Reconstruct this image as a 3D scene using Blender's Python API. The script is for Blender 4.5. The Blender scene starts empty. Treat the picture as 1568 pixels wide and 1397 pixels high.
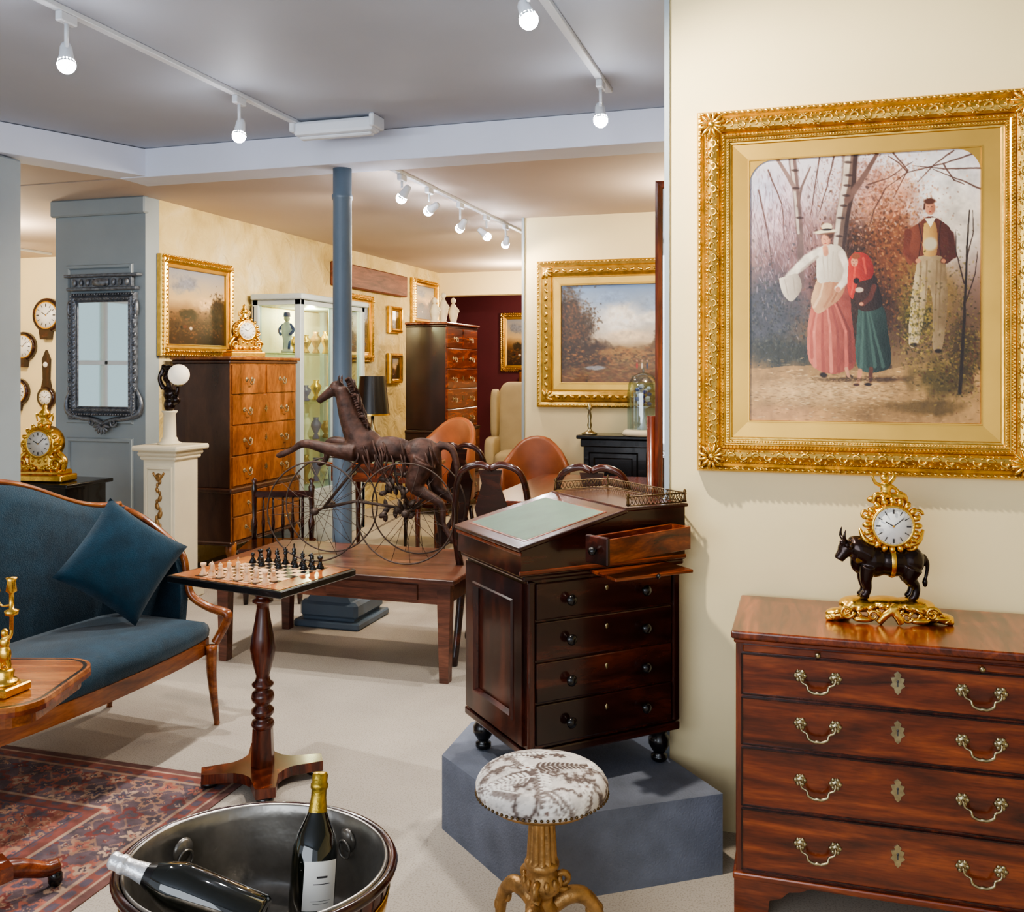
import bpy, bmesh, math, random
import numpy as np
from mathutils import Vector, Matrix, Euler
random.seed(7)
R=math.radians
TH=R(17); CS=math.cos(TH); SN=math.sin(TH)
pi=math.pi
# ---------------------------------------------------------------- materials
def lin(c):
    r=[]
    for v in c[:3]:
        v=v/255.0
        r.append(v/12.92 if v<=0.04045 else ((v+0.055)/1.055)**2.4)
    return (r[0],r[1],r[2],1.0)
def base_mat(name):
    m=bpy.data.materials.new(name); m.use_nodes=True
    nt=m.node_tree; b=nt.nodes['Principled BSDF']
    return m,nt,b
def _coords(nt,scale=(1,1,1)):
    tc=nt.nodes.new('ShaderNodeTexCoord'); mp=nt.nodes.new('ShaderNodeMapping')
    mp.inputs['Scale'].default_value=scale
    nt.links.new(tc.outputs['Object'],mp.inputs['Vector']); return mp
def _noise(nt,mp,scale,detail=4,dist=0.0):
    n=nt.nodes.new('ShaderNodeTexNoise'); n.inputs['Scale'].default_value=scale
    n.inputs['Detail'].default_value=detail; n.inputs['Distortion'].default_value=dist
    nt.links.new(mp.outputs[0],n.inputs['Vector']); return n
def _ramp(nt,fac,stops,const=False):
    r=nt.nodes.new('ShaderNodeValToRGB'); e=r.color_ramp.elements
    while len(e)<len(stops): e.new(0.5)
    for i,(p,c) in enumerate(stops):
        e[i].position=p; e[i].color=c
    if const: r.color_ramp.interpolation='CONSTANT'
    nt.links.new(fac,r.inputs[0]); return r
def _bump(nt,b,h,strength,dist=0.01):
    bp=nt.nodes.new('ShaderNodeBump'); bp.inputs['Strength'].default_value=strength
    bp.inputs['Distance'].default_value=dist
    nt.links.new(h,bp.inputs['Height']); nt.links.new(bp.outputs[0],b.inputs['Normal'])
def plain(name,c,rough=.5,metal=0,var=.12,ns=6,bump=0,bs=60,coat=0,spec=.5):
    m,nt,b=base_mat(name); l=lin(c); mp=_coords(nt)
    n=_noise(nt,mp,ns,5)
    a=tuple(max(0,x*(1-var)) for x in l[:3])+(1,); d=tuple(min(1,x*(1+var)) for x in l[:3])+(1,)
    r=_ramp(nt,n.outputs[0],[(.3,a),(.7,d)]); nt.links.new(r.outputs[0],b.inputs['Base Color'])
    b.inputs['Roughness'].default_value=rough; b.inputs['Metallic'].default_value=metal
    b.inputs['Coat Weight'].default_value=coat; b.inputs['Specular IOR Level'].default_value=spec
    if bump:
        n2=_noise(nt,mp,bs,4); _bump(nt,b,n2.outputs[0],bump,.006)
    return m
def wood(name,c1,c2,c3,axis='x',rough=.25,coat=.4,sc=1.0,k=8,st=.8):
    m,nt,b=base_mat(name)
    s={'x':(sc,k*sc,k*sc),'y':(k*sc,sc,k*sc),'z':(k*sc,k*sc,sc)}[axis]
    mp=_coords(nt,s); n=_noise(nt,mp,2.2,6,1.2)
    r=_ramp(nt,n.outputs[0],[(.28,lin(c1)),(.5,lin(c2)),(.74,lin(c3))])
    mp2=_coords(nt,tuple(4*x for x in s)); n2=_noise(nt,mp2,6,3)
    r2=_ramp(nt,n2.outputs[0],[(.3,(.62,.62,.62,1)),(.6,(1,1,1,1))])
    mx=nt.nodes.new('ShaderNodeMixRGB'); mx.blend_type='MULTIPLY'; mx.inputs[0].default_value=st
    nt.links.new(r.outputs[0],mx.inputs[1]); nt.links.new(r2.outputs[0],mx.inputs[2])
    nt.links.new(mx.outputs[0],b.inputs['Base Color'])
    b.inputs['Roughness'].default_value=rough; b.inputs['Coat Weight'].default_value=coat
    b.inputs['Coat Roughness'].default_value=.12
    return m
def attr_mat(name,rough=.5,bump=0,bs=300,coat=0):
    m,nt,b=base_mat(name); a=nt.nodes.new('ShaderNodeAttribute'); a.attribute_name='Col'
    nt.links.new(a.outputs['Color'],b.inputs['Base Color']); b.inputs['Roughness'].default_value=rough
    b.inputs['Coat Weight'].default_value=coat
    if bump:
        n=_noise(nt,_coords(nt),bs,3); _bump(nt,b,n.outputs[0],bump,.003)
    return m
def emis(name,c,s):
    m,nt,b=base_mat(name); b.inputs['Base Color'].default_value=lin(c)
    b.inputs['Emission Color'].default_value=lin(c); b.inputs['Emission Strength'].default_value=s
    return m
def pane(name,fac=.12,tint=(235,245,240)):
    m=bpy.data.materials.new(name); m.use_nodes=True; nt=m.node_tree; nt.nodes.clear()
    o=nt.nodes.new('ShaderNodeOutputMaterial'); t=nt.nodes.new('ShaderNodeBsdfTransparent'); g=nt.nodes.new('ShaderNodeBsdfGlossy')
    t.inputs[0].default_value=lin(tint); g.inputs['Roughness'].default_value=.03
    mx=nt.nodes.new('ShaderNodeMixShader'); mx.inputs[0].default_value=fac
    nt.links.new(t.outputs[0],mx.inputs[1]); nt.links.new(g.outputs[0],mx.inputs[2]); nt.links.new(mx.outputs[0],o.inputs[0]); return m

M={}
M['cream']=plain('cream_wall_paint',(243,226,180),.75,var=.05,ns=1.6,bump=.12,bs=22)
def plaster_mat():
    m,nt,b=base_mat('rough_limewashed_plaster'); mp=_coords(nt); n=_noise(nt,mp,2.6,8,.6)
    r=_ramp(nt,n.outputs[0],[(.25,lin((188,164,108))),(.42,lin((214,192,132))),(.55,lin((226,206,150))),(.68,lin((232,220,184))),(.78,lin((198,186,156)))])
    nt.links.new(r.outputs[0],b.inputs['Base Color']); b.inputs['Roughness'].default_value=.9
    n2=_noise(nt,mp,5,7,.8); _bump(nt,b,n2.outputs[0],1.0,.07); return m
M['plaster']=plaster_mat()
M['ceil']=plain('grey_ceiling_paint',(172,178,190),.65,var=.06,ns=1.2)  # light grey paint with the blue of daylight mixed into its colour
M['ceil2']=plain('warm_ceiling_paint',(196,182,172),.8,var=.05,ns=1.2)
M['beam']=plain('daylight_tinted_beam_paint',(214,220,236),.7,var=.04,ns=2)  # the pale blue is daylight tint put into the beam colour
M['bluep']=plain('blue_grey_paint',(154,166,174),.5,var=.06,ns=3)
M['column']=plain('column_paint',(98,114,130),.35,var=.06,ns=3)
M['red']=plain('crimson_wall_paint',(88,30,42),.7,var=.1,ns=3)
M['plinth']=plain('plinth_carpet',(108,114,128),.95,var=.2,ns=9,bump=.4,bs=160)
M['china']=plain('china_blue_glaze',(60,84,150),.3,var=.2)
M['mahog']=wood('mahogany',(56,20,10),(112,48,23),(164,84,44),'x')
M['mahogy']=wood('mahogany_y',(60,22,11),(112,48,24),(160,80,42),'y')
M['mahogz']=wood('mahogany_z',(48,17,10),(88,36,20),(132,62,34),'z')
M['dark']=wood('dark_rosewood',(22,9,7),(50,21,16),(92,42,28),'x',k=5,rough=.2)
M['darkz']=wood('dark_rosewood_z',(22,9,7),(50,21,16),(92,42,28),'z',k=5,rough=.2)
M['walnut']=wood('walnut_burr',(96,42,14),(160,86,38),(200,124,62),'x',k=2,sc=2)
M['satin']=wood('satinwood',(104,50,20),(154,86,38),(188,122,64),'x')
M['satiny']=wood('satinwood_y',(96,46,20),(140,76,36),(172,106,56),'y')
M['brown']=wood('brown_elm',(66,38,28),(102,60,44),(134,84,62),'x',rough=.35,coat=.2)
M['lintel']=wood('oak_lintel',(84,44,34),(120,70,54),(146,92,70),'y',rough=.6,coat=0)
M['black']=plain('ebonised_wood',(16,15,16),.25,var=.2,coat=.3)
M['gold']=plain('gilt_frame',(216,176,92),.30,.94,var=.25,ns=22,bump=.12,bs=90)
M['gilt']=plain('ormolu',(230,186,92),.24,1,var=.18,ns=40,bump=.12,bs=140)
M['leaf']=plain('gold_leaf',(226,186,100),.27,.96,var=.25,ns=50)
M['goldflat']=plain('gilt_slip',(206,164,84),.36,.92,var=.10,ns=5)
M['antgold']=plain('antique_giltwood',(170,132,84),.45,.7,var=.35,ns=30,bump=.4,bs=80)
M['brass']=plain('aged_brass',(166,156,126),.3,1,var=.25,ns=60)
M['brassd']=plain('dull_gallery_brass',(104,84,58),.4,.9,var=.25,ns=60)
M['silver']=plain('silvered_frame',(124,130,140),.32,.6,var=.4,ns=40,bump=.4,bs=120)
M['zinc']=plain('zinc_liner',(140,136,130),.28,.68,var=.65,ns=5,bump=.9,bs=9)
M['steel']=plain('dark_iron',(86,72,64),.5,.5,var=.3)
M['sofa']=plain('blue_velvet',(20,50,66),.85,var=.28,ns=14,bump=.5,bs=260,spec=.15)
M['sofa'].node_tree.nodes['Principled BSDF'].inputs['Sheen Weight'].default_value=.25
M['leather']=plain('tan_leather',(146,84,52),.4,var=.2,ns=8)
M['green']=plain('green_leather',(66,90,74),.45,var=.18,ns=14)
M['bronze']=plain('dark_bronze',(38,22,18),.22,.6,var=.5,ns=14,coat=.3)
M['horse']=plain('weathered_wood_bronze',(74,48,38),.55,.15,var=.65,ns=22,bump=1.0,bs=30)
M['marble']=plain('cream_painted_wood',(226,216,190),.5,var=.05)
M['white']=plain('white_enamel',(238,238,236),.3,var=.02)
M['wht2']=plain('white_plastic',(212,218,226),.45,var=.02)
M['boxw']=plain('boxwood',(222,178,136),.35,var=.1,ns=30)
M['bottle']=plain('dark_green_glass',(8,14,8),.05,var=.1,coat=1)
M['label']=plain('paper_label',(240,240,236),.6,var=.02)
M['ink']=plain('ink',(60,58,60),.6)
M['foilg']=plain('gold_foil',(178,150,66),.35,.9,var=.25,ns=60,bump=.3,bs=120)
M['foils']=plain('silver_foil',(220,220,222),.3,.6,var=.15,ns=60,bump=.3,bs=120)
M['mirror']=plain('mirror_glass',(235,240,242),.02,1,var=0)
M['pane']=pane('window_pane')
M['dome']=pane('glass_dome_glass',.22,(215,232,240))
M['cream2']=plain('cream_upholstery',(160,146,116),.8,var=.08)
M['bulb']=emis('lamp_bulb',(250,250,255),220)
M['globe']=emis('opal_globe',(250,240,220),.35)
M['canvas']=attr_mat('oil_paint',.38,.15,180,.1)
M['rug']=attr_mat('wool_rug',.95,.5,240)
M['damask']=attr_mat('floral_damask',.85,.3,420)
def floor_mat():
    m,nt,b=base_mat('speckled_floor'); mp=_coords(nt)
    n=_noise(nt,mp,1.3,5); r=_ramp(nt,n.outputs[0],[(.3,lin((164,154,142))),(.7,lin((192,182,168)))])
    n2=_noise(nt,mp,190,3); r2=_ramp(nt,n2.outputs[0],[(.34,(.5,.48,.46,1)),(.5,(1,1,1,1))])
    mx=nt.nodes.new('ShaderNodeMixRGB'); mx.blend_type='MULTIPLY'; mx.inputs[0].default_value=.6
    nt.links.new(r.outputs[0],mx.inputs[1]); nt.links.new(r2.outputs[0],mx.inputs[2])
    nt.links.new(mx.outputs[0],b.inputs['Base Color']); b.inputs['Roughness'].default_value=.8
    _bump(nt,b,n2.outputs[0],.12,.003); return m
M['floor']=floor_mat()
# ---------------------------------------------------------------- mesh builder
def TRS(c=(0,0,0),rot=(0,0,0),s=(1,1,1)):
    return Matrix.Translation(c)@Euler(rot).to_matrix().to_4x4()@Matrix.Diagonal((s[0],s[1],s[2],1))
def spl(pts,n=6):
    P=[Vector(p) for p in pts]; out=[]
    for i in range(len(P)-1):
        p0=P[max(i-1,0)];p1=P[i];p2=P[i+1];p3=P[min(i+2,len(P)-1)]
        for j in range(n):
            t=j/n
            out.append(.5*((2*p1)+(-p0+p2)*t+(2*p0-5*p1+4*p2-p3)*t*t+(-p0+3*p1-3*p2+p3)*t**3))
    out.append(P[-1]); return out
def rint(r,n,m):
    return [np.interp(i/(m-1),np.linspace(0,1,len(r)),r) for i in range(m)]
class Obj:
    def __init__(s,name,loc=(0,0,0),rz=0):
        s.name=name;s.loc=loc;s.rz=rz;s.v=[];s.f=[];s.mi=[];s.sm=[];s.mats=[];s.col={}
        s.X=Matrix.Identity(4)
    def add(s,vs,fs,mat,smooth=False,Mx=None):
        m=M[mat] if isinstance(mat,str) else mat
        if m not in s.mats: s.mats.append(m)
        k=s.mats.index(m); o=len(s.v)
        A=s.X@Mx if Mx is not None else s.X
        for p in vs:
            q=A@Vector(p); s.v.append((q.x,q.y,q.z))
        for f in fs:
            s.f.append(tuple(i+o for i in f)); s.mi.append(k); s.sm.append(smooth)
    def box(s,c,sz,mat,bev=0,rot=(0,0,0),seg=1):
        bm=bmesh.new(); bmesh.ops.create_cube(bm,size=1)
        for v in bm.verts: v.co=Vector((v.co.x*sz[0],v.co.y*sz[1],v.co.z*sz[2]))
        if bev: bmesh.ops.bevel(bm,geom=bm.edges[:],offset=min(bev,min(sz)*.45),segments=seg,affect='EDGES',profile=.5)
        bm.verts.index_update()
        s.add([v.co.copy() for v in bm.verts],[[v.index for v in f.verts] for f in bm.faces],mat,False,TRS(c,rot)); bm.free()
    def bb(s,x0,x1,y0,y1,z0,z1,mat,bev=0,seg=1):
        s.box(((x0+x1)/2,(y0+y1)/2,(z0+z1)/2),(abs(x1-x0),abs(y1-y0),abs(z1-z0)),mat,bev,seg=seg)
    def lathe(s,prof,mat,c=(0,0,0),rot=(0,0,0),seg=24,sc=(1,1),smooth=True,flute=0,nf=12,cap=True):
        vs=[];fs=[]
        for (r,z) in prof:
            for i in range(seg):
                a=2*pi*i/seg; rr=r*(1+flute*abs(math.sin(nf*a/2))) if flute else r
                vs.append((rr*math.cos(a)*sc[0],rr*math.sin(a)*sc[1],z))
        n=len(prof)
        for j in range(n-1):
            for i in range(seg):
                k=(i+1)%seg
                fs.append((j*seg+i,j*seg+k,(j+1)*seg+k,(j+1)*seg+i))
        if cap:
            if prof[0][0]>1e-4: fs.append(tuple(range(seg))[::-1])
            if prof[-1][0]>1e-4: fs.append(tuple((n-1)*seg+i for i in range(seg)))
        s.add(vs,fs,mat,smooth,TRS(c,rot))
    def loft(s,polys,mat,smooth=True):
        n=len(polys[0]); vs=[p for P in polys for p in P]; fs=[]
        for j in range(len(polys)-1):
            for i in range(n):
                k=(i+1)%n; fs.append((j*n+i,j*n+k,(j+1)*n+k,(j+1)*n+i))
        fs.append(tuple(range(n))[::-1]); fs.append(tuple((len(polys)-1)*n+i for i in range(n)))
        s.add(vs,fs,mat,smooth)
    def sph(s,c,r,mat,rot=(0,0,0),seg=12,rings=8):
        if not hasattr(r,'__len__'): r=(r,r,r)
        pr=[(math.sin(pi*i/rings),-math.cos(pi*i/rings)) for i in range(rings+1)]
        pr[0]=(0.001,-1);pr[-1]=(0.001,1)
        vs=[];fs=[]
        for (a,z) in pr:
            for i in range(seg):
                t=2*pi*i/seg; vs.append((a*math.cos(t),a*math.sin(t),z))
        for j in range(rings):
            for i in range(seg):
                k=(i+1)%seg; fs.append((j*seg+i,j*seg+k,(j+1)*seg+k,(j+1)*seg+i))
        fs.append(tuple(range(seg))[::-1]); fs.append(tuple(rings*seg+i for i in range(seg)))
        s.add(vs,fs,mat,True,TRS(c,rot,r))
    def cush(s,c,sz,mat,rot=(0,0,0),e=.35,seg=28,rings=14):
        f=lambda v,p: math.copysign(abs(v)**p,v)
        vs=[];fs=[]
        for j in range(rings+1):
            h=-pi/2+pi*j/rings
            for i in range(seg):
                w=2*pi*i/seg
                vs.append((f(math.cos(h),e)*f(math.cos(w),e)*sz[0]/2,f(math.cos(h),e)*f(math.sin(w),e)*sz[1]/2,f(math.sin(h),max(e,.6))*sz[2]/2))
        for j in range(rings):
            for i in range(seg):
                k=(i+1)%seg; fs.append((j*seg+i,j*seg+k,(j+1)*seg+k,(j+1)*seg+i))
        s.add(vs,fs,mat,True,TRS(c,rot))
    def pillow(s,sz,t,mat,n=22):
        vs=[];fs=[]
        for sg in(1,-1):
            for j in range(n+1):
                for i in range(n+1):
                    x=-1+2*i/n;y=-1+2*j/n; h=((1-x*x)*(1-y*y))**.38
                    p1=1-.07*(1-x*x)*abs(y)**3; p2=1-.07*(1-y*y)*abs(x)**3
                    vs.append((x*sz/2*p2,y*sz/2*p1,sg*h*t/2))
        m=(n+1)**2
        for j in range(n):
            for i in range(n):
                a=j*(n+1)+i; fs.append((a,a+1,a+n+2,a+n+1)); fs.append((m+a,m+a+n+1,m+a+n+2,m+a+1))
        s.add(vs,fs,mat,True)
    def tube(s,pts,r,mat,seg=8,closed=False,sm=0,flat=1.0):
        P=spl(pts,sm) if sm else [Vector(p) for p in pts]
        n=len(P)
        rr=[r]*n if not hasattr(r,'__len__') else rint(r,len(r),n)
        vs=[];fs=[];N=None
        for i in range(n):
            if closed: T=P[(i+1)%n]-P[i-1]
            else: T=P[min(i+1,n-1)]-P[max(i-1,0)]
            if T.length<1e-9: T=Vector((0,0,1))
            T.normalize()
            if N is None:
                N=T.cross(Vector((0,1,0)))
                if N.length<.1: N=T.cross(Vector((1,0,0)))
            N=N-T*N.dot(T)
            if N.length<1e-6: N=T.orthogonal()
            N.normalize(); B=T.cross(N)
            for k in range(seg):
                a=2*pi*k/seg; vs.append(P[i]+(N*math.cos(a)+B*math.sin(a)*flat)*rr[i])
        m=n if closed else n-1
        for i in range(m):
            j=(i+1)%n
            for k in range(seg):
                l=(k+1)%seg; fs.append((i*seg+k,i*seg+l,j*seg+l,j*seg+k))
        if not closed:
            fs.append(tuple(range(seg))[::-1]); fs.append(tuple((n-1)*seg+k for k in range(seg)))
        s.add(vs,fs,mat,True)
    def plate(s,poly,t,mat,c=(0,0,0),rot=(0,0,0),plane='xz'):
        n=len(poly); vs=[]
        for sgn in (-1,1):
            for (a,b) in poly:
                vs.append((a,sgn*t/2,b) if plane=='xz' else ((a,b,sgn*t/2) if plane=='xy' else (sgn*t/2,a,b)))
        fs=[tuple(range(n)),tuple(range(2*n-1,n-1,-1))]
        for i in range(n):
            j=(i+1)%n; fs.append((i,i+n,j+n,j))
        s.add(vs,fs,mat,False,TRS(c,rot))
    def frame(s,w,h,prof,mat,c=(0,0,0)):
        vs=[];fs=[]
        for (t,o) in prof:
            a=w/2-t;b=h/2-t
            vs+=[(-a,-o,-b),(a,-o,-b),(a,-o,b),(-a,-o,b)]
        for j in range(len(prof)-1):
            for i in range(4):
                k=(i+1)%4; fs.append((j*4+i,j*4+k,(j+1)*4+k,(j+1)*4+i))
        s.add(vs,fs,mat,False,TRS(c))
    def around(s,w,h,t,step):
        a=w/2-t;b=h/2-t;out=[]
        for (x0,z0,x1,z1,ang) in ((-a,-b,a,-b,0),(a,-b,a,b,pi/2),(a,b,-a,b,pi),(-a,b,-a,-b,-pi/2)):
            L=math.hypot(x1-x0,z1-z0); n=max(1,int(L/step))
            for i in range(n):
                f=(i+.5)/n; out.append((x0+(x1-x0)*f,z0+(z1-z0)*f,ang,i))
        return out
    def canvas(s,w,h,img,c=(0,0,0),mat='canvas',flat=False):
        ny,nx,_=img.shape; o=len(s.v); vs=[];fs=[]
        for j in range(ny):
            for i in range(nx):
                x=-w/2+w*i/(nx-1); z=h/2-h*j/(ny-1)
                vs.append((x,z,0) if flat else (x,0,z))
        for j in range(ny-1):
            for i in range(nx-1):
                a=j*nx+i; fs.append((a,a+nx,a+nx+1,a+1))
        s.add(vs,fs,mat,False,TRS(c)); s.col[o]=img.reshape(-1,3)
    def organic(s,parts,vox,mat,it=5):
        t=Obj('tmp')
        for p in parts:
            if p[0]=='s': t.sph(p[1],p[2],mat,p[3] if len(p)>3 else (0,0,0),seg=16,rings=12)
            else: t.tube(p[1],p[2],mat,seg=12,sm=4)
        ob=t.finish()
        m=ob.modifiers.new('r','REMESH'); m.mode='VOXEL'; m.voxel_size=vox
        m2=ob.modifiers.new('s','SMOOTH'); m2.iterations=it; m2.factor=.5
        dg=bpy.context.evaluated_depsgraph_get(); ev=ob.evaluated_get(dg); me=ev.to_mesh()
        s.add([v.co.copy() for v in me.vertices],[tuple(p.vertices) for p in me.polygons],mat,True)
        ev.to_mesh_clear(); bpy.data.objects.remove(ob)
    def finish(s,parent=None):
        me=bpy.data.meshes.new(s.name); me.from_pydata(s.v,[],s.f)
        for m in s.mats: me.materials.append(m)
        me.polygons.foreach_set('material_index',s.mi); me.polygons.foreach_set('use_smooth',s.sm)
        if s.col:
            at=me.color_attributes.new('Col','FLOAT_COLOR','POINT')
            arr=np.ones((len(s.v),4),dtype=np.float32)
            for o,c in s.col.items():
                c=np.clip(c/255.,0,1); c=np.where(c<=.04045,c/12.92,((c+.055)/1.055)**2.4)
                arr[o:o+len(c),:3]=c
            at.data.foreach_set('color',arr.ravel())
        me.update(); ob=bpy.data.objects.new(s.name,me); bpy.context.scene.collection.objects.link(ob)
        ob.location=s.loc; ob.rotation_euler=(0,0,s.rz)
        if parent: ob.parent=parent
        return ob
# ---------------------------------------------------------------- painted canvases
def fbm(w,h,base,oc=5,seed=0):
    rng=np.random.default_rng(seed); out=np.zeros((h,w)); amp=1;tot=0
    for o in range(oc):
        n=base*2**o; g=rng.random((n+2,n+2))
        xs=np.linspace(0,n,w);ys=np.linspace(0,n,h); xi=xs.astype(int);yi=ys.astype(int)
        fx=(xs-xi)[None,:];fy=(ys-yi)[:,None]
        A=g[np.ix_(yi,xi)];B=g[np.ix_(yi,xi+1)];C=g[np.ix_(yi+1,xi)];D=g[np.ix_(yi+1,xi+1)]
        out+=amp*((A*(1-fx)+B*fx)*(1-fy)+(C*(1-fx)+D*fx)*fy); tot+=amp; amp*=.6
    out/=tot; return (out-out.min())/(out.max()-out.min())
def tone(a,g=1.3,s=1.25):
    b=255*(np.clip(a,0,255)/255.)**g; l=b.mean(axis=2,keepdims=True); return np.clip(l+(b-l)*s,0,255)
class Cv:
    def __init__(s,w,h,W,H,seed=1,dist=3):
        s.w,s.h=w,h; s.X,s.Y=np.meshgrid(np.linspace(0,W,w),np.linspace(0,H,h)); s.W,s.H=W,H
        s.a=np.zeros((h,w,3)); s.n=fbm(w,h,6,6,seed); s.n2=fbm(w,h,30,3,seed+5); s.seed=seed; s.rn=random.Random(seed)
        s.dist(dist)
    def dist(s,dist):
        s.Xd=s.X+(fbm(s.w,s.h,25,3,s.seed+9)-.5)*dist*2; s.Yd=s.Y+(fbm(s.w,s.h,25,3,s.seed+11)-.5)*dist*2
    def bl(s,m,c,tex=.35):
        col=np.array(c,float)[None,None,:]*(1-tex/2+tex*s.n2[...,None]); s.a+= (col-s.a)*m[...,None]
    def grad(s,stops):
        ys=[p for p,_ in stops]
        for k in range(3): s.a[...,k]=np.interp(s.Y+(s.n-.5)*s.H*.06,ys,[c[k] for _,c in stops])
    def ell(s,cx,cy,rx,ry,c,a=1,soft=.25,nz=0,ang=0,tex=.35):
        if max(rx,ry)<s.W*.06 and nz==0: return s.dab(cx,cy,rx,ry,ang,c,a,soft)
        dx=s.Xd-cx;dy=s.Yd-cy; ca,sa=math.cos(ang),math.sin(ang)
        r=np.sqrt(((dx*ca+dy*sa)/rx)**2+((-dx*sa+dy*ca)/ry)**2)+nz*(s.n-.5)*2+nz*.8*(s.n2-.5)
        s.bl(np.clip((1-r)/soft,0,1)*a,c,tex)
    def dab(s,cx,cy,rx,ry,ang,c,a=.8,soft=.4):
        m=max(rx,ry)*1.2+2; kx=(s.w-1)/s.W;ky=(s.h-1)/s.H
        i0=max(0,int((cx-m)*kx));i1=min(s.w,int((cx+m)*kx)+2);j0=max(0,int((cy-m)*ky));j1=min(s.h,int((cy+m)*ky)+2)
        if i0>=i1 or j0>=j1: return
        X=s.X[j0:j1,i0:i1]-cx;Y=s.Y[j0:j1,i0:i1]-cy; ca,sa=math.cos(ang),math.sin(ang)
        r=np.sqrt(((X*ca+Y*sa)/rx)**2+((-X*sa+Y*ca)/ry)**2); k=np.clip((1-r)/soft,0,1)[...,None]*a
        v=s.a[j0:j1,i0:i1]; v+=(np.array(c,float)-v)*k
    def dabs(s,n,cx,cy,sx,sy,r0,r1,cols,asp=1,ang=0,ja=3,a=.6):
        q=s.rn
        for _ in range(n):
            c=q.choice(cols); k=q.uniform(.85,1.15); r=q.uniform(r0,r1)
            s.dab(q.gauss(cx,sx),q.gauss(cy,sy),r*asp,r,ang+q.uniform(-ja,ja),[v*k for v in c],a*q.uniform(.5,1))
    def poly(s,pts,c,a=1,tex=.3):
        m=np.zeros(s.X.shape,bool); n=len(pts)
        for i in range(n):
            x0,y0=pts[i];x1,y1=pts[(i+1)%n]
            if y0==y1: continue
            cnd=((s.Yd<y0)!=(s.Yd<y1)); xx=(x1-x0)*(s.Yd-y0)/(y1-y0)+x0
            m^=cnd&(s.Xd<xx)
        s.bl(m*float(a),c,tex)
    def sp(s,pts,c,c2=None,a=1):
        P=[(p[0],p[1],0) for p in pts]; P=P+[P[0]]
        q=[(v.x,v.y) for v in spl(P,4)][:-1]
        if c2 is None: c2=[v*.55 for v in c]
        m=np.zeros(s.X.shape,bool); n=len(q)
        for i in range(n):
            x0,y0=q[i];x1,y1=q[(i+1)%n]
            if y0==y1: continue
            m^=((s.Yd<y0)!=(s.Yd<y1))&(s.Xd<(x1-x0)*(s.Yd-y0)/(y1-y0)+x0)
        xs=[p[0] for p in q]; t=np.clip((s.X-min(xs))/(max(xs)-min(xs)+1e-6)+(s.n2-.5)*.5,0,1)[...,None]
        col=np.array(c,float)*(1-t)+np.array(c2,float)*t
        s.a+=(col-s.a)*(m*float(a))[...,None]
    def line(s,pts,w0,w1,c,a=1):
        n=len(pts)-1
        for i in range(n):
            (x0,y0),(x1,y1)=pts[i],pts[i+1]; L=(x1-x0)**2+(y1-y0)**2+1e-9
            t=np.clip(((s.Xd-x0)*(x1-x0)+(s.Yd-y0)*(y1-y0))/L,0,1)
            d=np.hypot(s.Xd-x0-t*(x1-x0),s.Yd-y0-t*(y1-y0)); w=w0+(w1-w0)*(i+t)/n
            s.bl(np.clip((w-d)/(w*.4+.3)+.3,0,1)*a,c,.3)
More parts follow.
